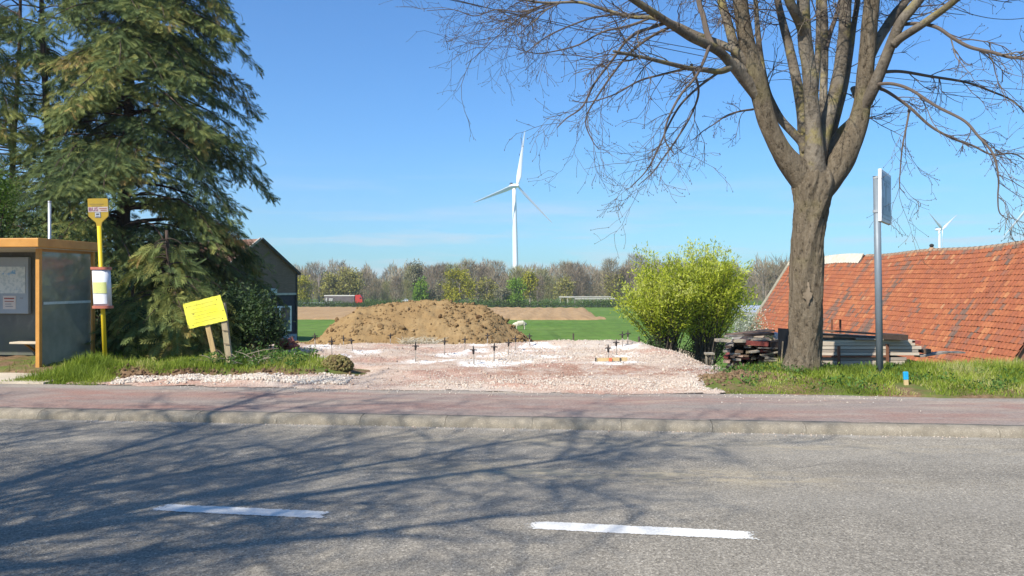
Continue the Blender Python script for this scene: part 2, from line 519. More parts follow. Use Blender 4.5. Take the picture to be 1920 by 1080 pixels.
# ------------------------------------------------------------------ kerb, cycle path
t = NT('kerb_concrete')
n = t.noise(7, 6); n2 = t.noise(90, 4, .7)
col = t.mix(t.rng(n, .35, .65), (.285, .245, .185), (.205, .175, .13))
col = t.mix(t.rng(n2, .54, .68, 0, .75), col, (.14, .12, .095))
col = t.mix(t.rng(t.noise(55, 4, .75), .56, .66, 0, .6), col, (.50, .45, .35))
col = t.mix(t.rng(t.noise(38, 4, .75), .56, .66, 0, .5), col, (.17, .145, .11))
kerbm = t.done(col, .9, n2, .6, .008, .2)
def kerb_mesh():
    prof = np.array([(0.015, -.1), (0.0, -.02), (.008, .045), (.03, .075), (.07, .092), (.13, .10), (.21, .103), (.212, -.1)])
    bb = Buf(); L = .9965; ns = 8
    s_ = np.linspace(0, L, ns)
    Vx = []
    for i, s in enumerate(s_):
        j = RNG.normal(0, .0025, prof.shape) if 0 < i < ns - 1 else 0
        pr = prof + j
        Vx.append(np.stack([np.full(len(pr), s), pr[:, 0], pr[:, 1]], 1))
    m = len(prof)
    idx = np.arange(ns - 1)[:, None] * m + np.arange(m - 1)[None]
    F = np.stack([idx, idx + m, idx + m + 1, idx + 1], -1).reshape(-1, 4)
    bb.add(np.concatenate(Vx), F)
    return bb.mesh('kerb_stone', smooth_shade=True)
kerb = bpy.data.objects.new('kerb', None); COL.objects.link(kerb)
kerb.location = tuple(uv(0, KERB_V)); kerb.rotation_euler = (0, 0, ROAD_ANG); kerb['kind'] = 'structure'
kms = [kerb_mesh() for _ in range(4)]
for i in range(-12, 12):
    o = put('kerb_stone', kms[i % 4], kerbm, kerb)
    o.location = (i + .33, random.uniform(-.003, .003), random.uniform(-.003, .002))

t = NT('red_cycle_path')
xo = t.xyz()
n = t.noise(.8, 6, .6, (.35, 1.6, 1)); n2 = t.noise(6, 6, .6, (.5, 1.3, 1)); n3 = t.noise(120, 4, .7)
col = t.ramp(n, [(.32, (.24, .205, .175)), (.5, (.255, .188, .156)), (.68, (.28, .16, .125))])
col = t.mix(t.rng(n2, .48, .70, 0, .55), col, (.285, .25, .215))
col = t.mix(t.rng(n3, .56, .72, 0, .6), col, (.15, .125, .11))
vcoord = t.math('ADD', xo['Y'], t.math('MULTIPLY', xo['X'], 0.103))
outer = t.rng(t.math('ADD', vcoord, t.math('MULTIPLY', n2, .25)), 10.55, 10.75)
col = t.mix(t.math('MULTIPLY', outer, .7), col, (.28, .25, .21))
inner = t.rng(vcoord, 9.03, 8.96)
col = t.mix(t.math('MULTIPLY', inner, .6), col, (.17, .15, .13))
dust = t.math('MULTIPLY', t.rng(t.noise(1.7, 7, .65, (.35, 2.2, 1)), .50, .68), t.math('MULTIPLY', t.rng(xo['X'], -6, -2, .4, 1), t.rng(vcoord, 9.3, 10.6, .35, 1)))
col = t.mix(t.math('MULTIPLY', dust, .7), col, (.42, .345, .255))
col = t.mix(1.0, col, t.ramp(t.noise(34, 4, .75), [(.32, .72), (.5, 1.0), (.68, 1.22)]), 'MULTIPLY')
crk = t.vor(.55, (1, 1.5, 1), 'DISTANCE_TO_EDGE')
col = t.mix(t.math('MULTIPLY', t.rng(crk.outputs['Distance'], .012, .0), .0), col, (.05, .045, .04))
pathm = t.done(col, .9, n3, .5, .005, .2)
us = np.arange(-60, 61, .5); vs = np.array([8.9, 9.1, 9.5, 9.9, 10.3, 10.6, 10.8, 10.86])
UU, VV_ = np.meshgrid(us, vs)
R = UU[..., None] * U + VV_[..., None] * V
zz = np.interp(VV_, [8.9, 10.8, 10.86], [.098, .132, .10]) + .012 * fbm(R[..., 0], R[..., 1], .7, 3)
b = grid(Buf(), R[..., 0], R[..., 1] + np.where(VV_ > 10.7, .12 * fbm(UU, VV_ * 0, 1.3, 3), 0), zz)
put('cycle_path', b.mesh('cycle_path', smooth_shade=True), pathm, kind='structure')

# pale slab the shelter stands on
t = NT('shelter_slab_concrete'); n = t.noise(3, 6)
slab = t.done(t.ramp(n, [(.3, (.42, .35, .26)), (.7, (.55, .47, .36))]), .9, t.noise(40, 4), .3)
b = Buf()
box(b, uv(-10.35, 12.05, .10), (4.4, 2.55, .12), ROAD_ANG)
put('shelter_floor', b.mesh('shelter_floor'), slab, kind='structure')

# ------------------------------------------------------------------ building site
t = NT('crushed_rubble')
xo = t.xyz()
n = t.noise(.55, 5); n2 = t.noise(3.0, 6); vo = t.vor(48); n3 = t.noise(90, 4, .7); gr = t.noise(.9, 6, .6, (.6, 1, 1), (3, 7, 0))
stone = t.ramp(vo.outputs['Color'], [(0, (.38, .275, .205)), (.5, (.49, .385, .305)), (1, (.58, .49, .40))])
red = t.ramp(vo.outputs['Color'], [(0, (.25, .12, .085)), (.5, (.38, .20, .145)), (1, (.52, .36, .28))])
col = t.mix(t.rng(n, .46, .60, 0, .7), stone, red)
col = t.mix(t.rng(gr, .50, .62, 0, .75), col, (.50, .44, .375))
vcoord = t.math('ADD', xo['Y'], t.math('MULTIPLY', xo['X'], 0.103))
band = t.math('MULTIPLY', t.rng(vcoord, 12.2, 12.7), t.rng(vcoord, 14.4, 13.6))
band = t.math('MULTIPLY', t.math('MULTIPLY', band, t.rng(xo['X'], -3, .5)), t.rng(n2, .38, .58))
col = t.mix(t.math('MULTIPLY', band, .9), col, (.29, .15, .10))
white = t.math('MULTIPLY', t.tone(), t.rng(n2, .30, .52))
col = t.mix(white, col, (.80, .78, .74))
col = t.mix(t.rng(n3, .58, .75, 0, .45), col, (.22, .14, .10))
sitem = t.done(col, .95, t.math('ADD', vo.outputs['Distance'], t.math('MULTIPLY', n3, .4)), .7, .016, .1)

STAKES = [(548, 631, 646), (591, 626, 653), (622, 634, 669), (644, 622, 645), (662, 636, 660), (732, 626, 646), (779, 643, 681),
          (833, 632, 664), (871, 632, 658), (889, 652, 686), (914, 626, 647), (926, 645, 679), (953, 638, 668), (966, 631, 660),
          (993, 628, 652), (1141, 651, 683), (1156, 639, 669), (1167, 628, 656), (1177, 628, 655)]
STAKE_XY = []
for px, y0, y1 in STAKES:
    Yd = min(FPX * 1.51 / (y1 - HORIZON), 19.0)
    STAKE_XY.append(((px - 960) / FPX * Yd, Yd, (y1 - y0) / FPX * Yd))

gx = np.arange(-7.2, 5, .045); gy = np.arange(10.4, 20, .06)
X, Y = np.meshgrid(gx, gy)
d = seg_dist(X, Y, SITE) + .22 * fbm(X, Y, 1.2, 4)
lump = .06 * fbm(X, Y, .7, 3) + .022 * fbm(X, Y, 4.0, 3) + .016 * fbm(X, Y, 14, 2)
berm = .13 * np.exp(-((d - .55) / .45) ** 2) * smooth(14.0, 16.0, Y) * smooth(-1, 1.2, X)
def site_z(x, y):
    return H(x, y)
vS = vv(X, Y)
Z = H(X, Y) - bank_h(X, Y) * smooth(-.1, .2, d) + np.where(d > 0, .045 * smooth(0, .25, d), -.06) + (lump + berm) * smooth(-.05, .4, d)
Z = np.where(vS < 11.0, .134 + np.clip(vS - 10.75, 0, 1) * .12 + lump * .25, Z)
wt = np.zeros_like(X)
for i, (sx, sy, sh) in enumerate(STAKE_XY):
    if i in (0, 3, 5, 18): continue
    ex = .55 if i not in (11, 12, 13) else 1.0
    dd = np.hypot((X - sx - .15) / ex, (Y - sy) / .55) + .9 * fbm(X + i, Y, 2.2, 3)
    wt = np.maximum(wt, smooth(1.05, .45, dd))
chalk = wt.copy()
SITE_GX, SITE_GY, SITE_Z = gx, gy, Z
b = grid(Buf(), X, Y, Z, chalk, mask=(d > -.12) & (vS > 10.70 + .22 * fbm(X, Y * 0, 1.4, 4)))
put('gravel_site', b.mesh('gravel_site', smooth_shade=True), sitem, kind='structure')
def site_height(x, y):
    i = np.clip(((np.asarray(x) - gx[0]) / .045).astype(int), 0, len(gx) - 1); j = np.clip(((np.asarray(y) - gy[0]) / .06).astype(int), 0, len(gy) - 1)
    return SITE_Z[j, i]

# loose stones
ph = (1 + 5 ** .5) / 2
ICO_V = np.array([[-1, ph, 0], [1, ph, 0], [-1, -ph, 0], [1, -ph, 0], [0, -1, ph], [0, 1, ph], [0, -1, -ph], [0, 1, -ph], [ph, 0, -1], [ph, 0, 1], [-ph, 0, -1], [-ph, 0, 1]]) / math.hypot(1, ph)
ICO_F = np.array([[0, 11, 5], [0, 5, 1], [0, 1, 7], [0, 7, 10], [0, 10, 11], [1, 5, 9], [5, 11, 4], [11, 10, 2], [10, 7, 6], [7, 1, 8], [3, 9, 4], [3, 4, 2], [3, 2, 6], [3, 6, 8], [3, 8, 9], [4, 9, 5], [2, 4, 11], [6, 2, 10], [8, 6, 7], [9, 8, 1]])
def rocks(b, pos, size, tone, flat=.7, var=4):
    """irregular stones: a few jittered templates"""
    grp = RNG.integers(0, var, len(pos))
    for g in range(var):
        k_ = grp == g
        if not k_.any(): continue
        tv = ICO_V * (1 + RNG.uniform(-.28, .28, (12, 1))) * np.array([1, .8, flat])
        sc = size[k_]
        stamp(b, tv, ICO_F, pos[k_], randrot(k_.sum()), sc, tone[k_])
stone_m = toned('loose_stone', [(0, (.30, .18, .13)), (.3, (.43, .31, .235)), (.6, (.53, .43, .345)), (1, (.66, .60, .51))], .25, 30, .95)
b = Buf()
N = 26000
x = RNG.uniform(-6.6, 4.2, N); y = RNG.uniform(10.5, 19.3, N)
k_ = (seg_dist(x, y, SITE) + .2 * fbm(x, y, 1.2, 4) > .02) & (vv(x, y) > 10.8)
x, y = x[k_], y[k_]
s = RNG.uniform(.005, .013, len(x)) * (1 + 1.6 * (RNG.random(len(x)) > .97))
tone = np.clip(.55 + .55 * fbm(x, y, .55, 3) + RNG.normal(0, .14, len(x)), 0, 1)
rocks(b, np.stack([x, y, site_height(x, y) + s * .3], 1), s, tone)
# pale stones heaped along the foot of the bank and at the entrance
N = 5200
x = RNG.uniform(-6.0, -2.5, N); y = 11.45 + RNG.gamma(2.0, .22, N) + .1 * (x + 4) * 0
k_ = (seg_dist(x, y, BANK) < .05) & (vv(x, y) > 10.85) & (fbm(x, y, 1.3, 3) > -.35)
x, y = x[k_], y[k_]; s = RNG.uniform(.010, .030, len(x))
rocks(b, np.stack([x, y, site_height(x, y) + s * .5], 1), s, np.clip(RNG.normal(.80, .18, len(x)), 0, 1))
N = 4200
x = RNG.uniform(-1.5, 3.1, N); y = 10.6 + RNG.gamma(2.0, .3, N)
k_ = (vv(x, y) > 10.85) & (seg_dist(x, y, SITE) > -.1)
x, y = x[k_], y[k_]; s = RNG.uniform(.006, .018, len(x))
rocks(b, np.stack([x, y, site_height(x, y) + s * .4], 1), s, np.clip(RNG.normal(.74, .18, len(x)), 0, 1))
# pale stones of the far berm
N = 7000
x = RNG.uniform(-.5, 4.1, N); y = RNG.uniform(14.4, 19, N)
k_ = (seg_dist(x, y, SITE) > -.05); x, y = x[k_], y[k_]; s = RNG.uniform(.007, .019, len(x))
rocks(b, np.stack([x, y, site_height(x, y) + s * .4], 1), s, np.clip(RNG.normal(.66, .16, len(x)), 0, 1))
# crumbs swept onto the path and gutter
N = 1100
u_ = RNG.uniform(-6, 4, N); v_ = np.where(RNG.random(N) < .35, 8.70 - RNG.gamma(1, .05, N), 10.78 - RNG.gamma(1., .16, N))
p_ = u_[:, None] * U + v_[:, None] * V; s = RNG.uniform(.003, .011, N)
p_[:, 2] = np.where(v_ < 8.8, .0, .13) + s * .4
rocks(b, p_, s, np.clip(RNG.normal(.7, .2, N), 0, 1))
put('loose_gravel', b.mesh('loose_gravel'), stone_m, label='loose pinkish and white rubble stones strewn over the building site', cat='gravel', kind='stuff')

# soil clods along the cut edge of the bank
clod_m = toned('earth_clod', [(0, (.07, .04, .022)), (.5, (.15, .09, .05)), (1, (.26, .18, .10))], .3, 25, .95, bump=.6, bscale=40)
b = Buf()
N = 700
x = RNG.uniform(-6.8, -2.6, N); y = 12.2 + np.abs(RNG.normal(0, .16, N)) + np.where(x > -3.4, .25 * (x + 3.4), 0) * 0
d_ = seg_dist(x, y, BANK); k_ = (d_ > -.12) & (d_ < .28)
x, y = x[k_], y[k_]; s = RNG.uniform(.012, .042, len(x))
rocks(b, np.stack([x, y, H(x, y) + s * .2], 1), s, np.clip(RNG.normal(.45, .25, len(x)), 0, 1))
N = 420
x = RNG.normal(3.3, .42, N); y = RNG.normal(11.75, .25, N); s = RNG.uniform(.012, .045, N)
k_ = vv(x, y) > 10.95; x, y, s = x[k_], y[k_], s[k_]
rocks(b, np.stack([x, y, H(x, y) + s * .2], 1), s, np.clip(RNG.normal(.75, .2, len(x)), 0, 1))
put('soil_crumbs', b.mesh('soil_crumbs'), clod_m, label='crumbled brown soil along the cut edge of the grass bank', cat='soil', kind='stuff')

# the turf lump at the right end of the bank
cx, cy = P(632, 690, 12.9)[:2]
rt = thing('turf_lump', (cx, cy, .1), 'large overturned lump of mossy turf at the right end of the grass bank', 'turf lump')
b = Buf()
nu, nv = 26, 16
A, E = np.meshgrid(np.linspace(0, 2 * math.pi, nu), np.linspace(0, math.pi, nv))
r_ = 1 + .35 * fbm(np.cos(A) * 2 + 3, E * 1.6 + np.sin(A) * 2, 1.3, 4)
grid(b, cx + .24 * r_ * np.cos(A) * np.sin(E), cy + .17 * r_ * np.sin(A) * np.sin(E), .25 + .17 * r_ * np.cos(E), .5)
t = NT('mossy_turf'); n = t.noise(9, 6); n2 = t.noise(40, 4)
part('lump', b, t.done(t.mix(t.rng(n, .42, .58), (.10, .062, .032), (.17, .16, .05)), .95, n2, .9, .03, .1), rt, True)
b = Buf()
N = 420
a_ = RNG.uniform(0, 2 * math.pi, N); e_ = np.arccos(RNG.uniform(-.2, 1, N))
pos = np.stack([cx + .25 * np.cos(a_) * np.sin(e_), cy + .18 * np.sin(a_) * np.sin(e_), .25 + .18 * np.cos(e_)], 1)
rocks(b, pos, RNG.uniform(.012, .04, N), np.clip(RNG.normal(.6, .25, N), 0, 1))
part('crumbs', b, toned('turf_crumb', [(0, (.08, .05, .025)), (.5, (.17, .13, .05)), (1, (.24, .22, .08))], .3, 25, .95), rt, kind='stuff')

# ------------------------------------------------------------------ the mound of excavated earth
CR = np.array([(560, 645), (585, 640), (600, 631), (620, 613), (640, 598), (660, 583), (675, 573), (690, 570.5), (715, 572), (735, 569), (755, 567), (775, 565), (800, 564.5), (820, 567), (845, 565.5), (868, 566), (885, 569), (903, 573), (920, 581), (936, 592), (952, 606), (975, 624), (1000, 641), (1018, 650), (1035, 656)], float)
CY = 22.4
crx = (CR[:, 0] - 960) / FPX * CY; crz = CAMZ - (CR[:, 1] - HORIZON) / FPX * CY
gx_ = np.arange(-6.8, 1.5, .04); gy_ = np.arange(18.9, 26.5, .05)
X, Y = np.meshgrid(gx_, gy_)
wig = .12 * fbm(X, Y, .5, 3)
top = np.interp(X + wig * .4, crx, crz)
hh = np.clip(top + .35, .02, None)
front = CY - 2.75 * np.sqrt(hh / 1.5); back = CY + 3.0 * np.sqrt(hh / 1.5)
s_ = np.where(Y < CY, smooth(-.05, 1.12, (Y - front) / (CY - front)) * .55 + .45 * np.clip((Y - front) / (CY - front), 0, 1), 1 - np.clip((Y - CY) / (back - CY), 0, 1) ** 1.5)
Z = -.35 + hh * np.clip(s_, -.3, 1.05)
amp = smooth(-.25, .3, Z)
rid = np.abs(fbm(X * .9 + .5 * Y, Y, 1.1, 3))
Z = Z + amp * (.12 * fbm(X, Y, 1.0, 4) - .16 * rid + .085 * fbm(X, Y, 3.6, 3) + .035 * fbm(X, Y, 12, 3, .6)) + .03
MX, MY, MZ = gx_, gy_, Z
mound = thing('earth_mound', (-2.8, CY, -.3), 'long heap of ochre excavated earth behind the gravel site', 'earth mound')
t = NT('ochre_earth')
n = t.noise(.9, 5); n2 = t.noise(5, 6, .65); n3 = t.noise(28, 5, .7)
c = t.ramp(n, [(.3, (.235, .15, .068)), (.55, (.29, .195, .093)), (.75, (.34, .235, .118))])
c = t.mix(t.rng(n2, .50, .72, 0, .55), c, (.185, .105, .042))
c = t.mix(t.rng(n3, .58, .75, 0, .4), c, (.18, .105, .05))
earth = t.done(c, .97, t.math('ADD', n2, t.math('MULTIPLY', n3, .5)), .9, .06, .08)
part('heap', grid(Buf(), X, Y, Z, mask=Z > -1.1), earth, mound, True)
b = Buf()
N = 3600
x = RNG.uniform(-6.4, 1.2, N); y = RNG.uniform(19.3, 23.2, N)
i = ((x - gx_[0]) / .04).astype(int); j = ((y - gy_[0]) / .05).astype(int)
z = MZ[j, i]
k_ = (z > -.2) & ((fbm(x, y, .9, 3) > -.12) | (RNG.random(N) < .25)); x, y, z = x[k_], y[k_], z[k_]
s = RNG.uniform(.012, .05, len(x)) * (1 + 1.3 * (RNG.random(len(x)) > .965))
rocks(b, np.stack([x, y, z + s * .25], 1), s, np.clip(RNG.normal(.5, .22, len(x)), 0, 1), .8)
part('clods', b, toned('ochre_clod', [(0, (.14, .08, .036)), (.5, (.245, .16, .074)), (1, (.33, .225, .115))], .3, 20, .97), mound, kind='stuff')
# tuft of bleached straw lying against the foot of the mound
rt = thing('straw_tuft', P(785, 645, 19.3), 'pale tuft of dry bleached straw at the foot of the earth mound', 'straw')
b = Buf()
for i in range(260):
    p0 = P(random.uniform(752, 818), random.uniform(641, 648), 19.25 + random.uniform(-.2, .2))
    d_ = np.array([random.uniform(-.25, .35), random.uniform(-.1, .1), random.uniform(.02, .20)])
    tube(b, [p0, p0 + d_ * .6, p0 + d_ + [0, 0, -.03]], [.006, .005, .002], 3, random.random(), False)
part('straws', b, toned('dry_straw', [(0, (.30, .25, .16)), (1, (.60, .55, .44))], 0), rt, kind='stuff')
# ------------------------------------------------------------------ the bare street tree
t = NT('tree_bark')
g = t.noise(5.5, 6, .65, (2.6, 2.6, .55)); vo = t.vor(11, (1.7, 1.7, .42), 'DISTANCE_TO_EDGE'); n = t.noise(1.3, 5); fine = t.noise(45, 4, .7)
c = t.ramp(g, [(.30, (.13, .10, .066)), (.55, (.20, .16, .11)), (.75, (.275, .225, .16))])
crack = t.rng(vo.outputs['Distance'], 0.0, .09)
pit = t.noise(11, 6, .75, (1.5, 1.5, .75)); c = t.mix(t.rng(pit, .54, .62, 0, .85), c, (.05, .037, .025)); c = t.mix(t.rng(pit, .42, .34, 0, .5), c, (.27, .23, .17))
c = t.mix(t.rng(n, .55, .72, 0, .5), c, (.21, .185, .075))
c = t.mix(t.rng(fine, .6, .75, 0, .3), c, (.34, .30, .235))
bark = t.done(c, .95, t.math('ADD', t.math('MULTIPLY', pit, -1.4), t.math('MULTIPLY', g, .8)), 1.0, .05, .1)
t = NT('limb_bark')
n = t.noise(2.2, 6, .6, (1, 1, .6)); fine = t.noise(26, 5, .7, (1, 1, .5)); ly = t.noise(3.2, 5, .6)
c = t.ramp(n, [(.3, (.075, .06, .046)), (.5, (.15, .125, .095)), (.7, (.25, .215, .165))])
c = t.mix(t.rng(t.noise(14, 5, .7, (1, 1, .5)), .54, .64, 0, .7), c, (.06, .047, .034))
c = t.mix(t.rng(ly, .53, .66, 0, .65), c, (.25, .205, .07))
c = t.mix(t.rng(fine, .60, .74, 0, .45), c, (.36, .325, .26))
limbm = t.done(c, .95, t.math('ADD', fine, t.noise(9, 4, .6)), .9, .03, .05)
twigm = toned('twig_bark', [(0, (.06, .042, .036)), (.5, (.115, .088, .07)), (1, (.19, .155, .11))], .2, 9, .9)

TY0 = 12.7
TS = TY0 / FPX
tree = thing('street_tree', (P(1507, 692, TY0)[0], TY0, .2), 'large leafless street tree with thick forked limbs on the grass verge', 'tree')
def spline(p, n):
    """Catmull-Rom through the points"""
    p = np.asarray(p, float)
    q = np.vstack([2 * p[0] - p[1], p, 2 * p[-1] - p[-2]])
    s_ = np.linspace(0, len(p) - 1 - 1e-6, n); i = s_.astype(int); f = (s_ - i)[:, None]
    a, b_, c_, d_ = q[i], q[i + 1], q[i + 2], q[i + 3]
    return .5 * (2 * b_ + (c_ - a) * f + (2 * a - 5 * b_ + 4 * c_ - d_) * f ** 2 + (3 * b_ - a - 3 * c_ + d_) * f ** 3)
def limb_pts(tr, n=None):
    """tr: rows of px, py, radius px, depth offset in metres"""
    tr = np.asarray(tr, float)
    pts = np.array([P(a[0], a[1], TY0 + a[3]) for a in tr])
    full = np.column_stack([pts, tr[:, 2] * TS])
    n = n or max(8, len(tr) * 5)
    s_ = spline(full, n)
    return s_[:, :3], np.abs(s_[:, 3]) * (.66 if tr[0, 2] < 5.6 else .94) + .0012
def rough_tube(b, pts, rad, sides, amp, tone=.5, fine=0.0):
    start = b.n
    Vv = tube(b, pts, rad, sides, tone)
    A = np.arange(sides) * 2 * math.pi / sides
    for i in range(len(pts)):
        nz = fbm(np.cos(A) * 2.2 + 7, np.sin(A) * 2.2 + pts[i][2] * 1.6, 1.0, 3)
        if fine: nz = nz + fine * fbm(np.cos(A) * 9 + 3, np.sin(A) * 9 + pts[i][2] * 6.5, 1.0, 3)
        Vv[i] += (Vv[i] - pts[i]) * (amp * nz)[:, None]
    b.v[-1] = Vv.reshape(-1, 3)
# trunk with root flare and a swelling under the fork
b = Buf()
TR = [(1503, 704, 48, 0), (1504, 693, 40, 0), (1507, 672, 34.5, 0), (1510, 630, 32, 0), (1512, 560, 31.5, 0), (1513, 500, 31, 0), (1515, 450, 31, .0), (1518, 410, 32.5, 0), (1521, 378, 36, 0), (1524, 352, 41, 0), (1525, 330, 38, 0), (1526, 312, 26, 0)]
p_, r_ = limb_pts(TR, 190)
rough_tube(b, p_, r_, 90, .15, fine=.55)
part('trunk', b, bark, tree, True)
b = Buf()           # pale scar where bark was lost
A, S_ = np.meshgrid(np.linspace(-.22, .22, 9), np.linspace(0, 1, 30))
cz = CAMZ - (552 - HORIZON) * TS; px0 = P(1504, 552, TY0)[0]
wd = np.interp(S_, [0, .2, .5, .8, 1], [.15, .55, 1, .5, .12]) * (1 + 1.6 * fbm(S_, A * .3, 7, 3)) + .3 * fbm(S_, S_ * 0, 9, 2)
rr_ = 31.5 * TS * 1.09
ax0 = P(1513, 552, TY0)[0]
grid(b, ax0 + rr_ * np.sin(A * wd - .30), TY0 - rr_ * np.cos(A * wd - .30), cz - .20 + .40 * S_)
t = NT('bare_wood'); n = t.noise(9, 5, .6, (1, 1, .3))
part('scar', b, t.done(t.ramp(n, [(.3, (.13, .10, .068)), (.7, (.25, .195, .135))]), .9, n, .5), tree, True)

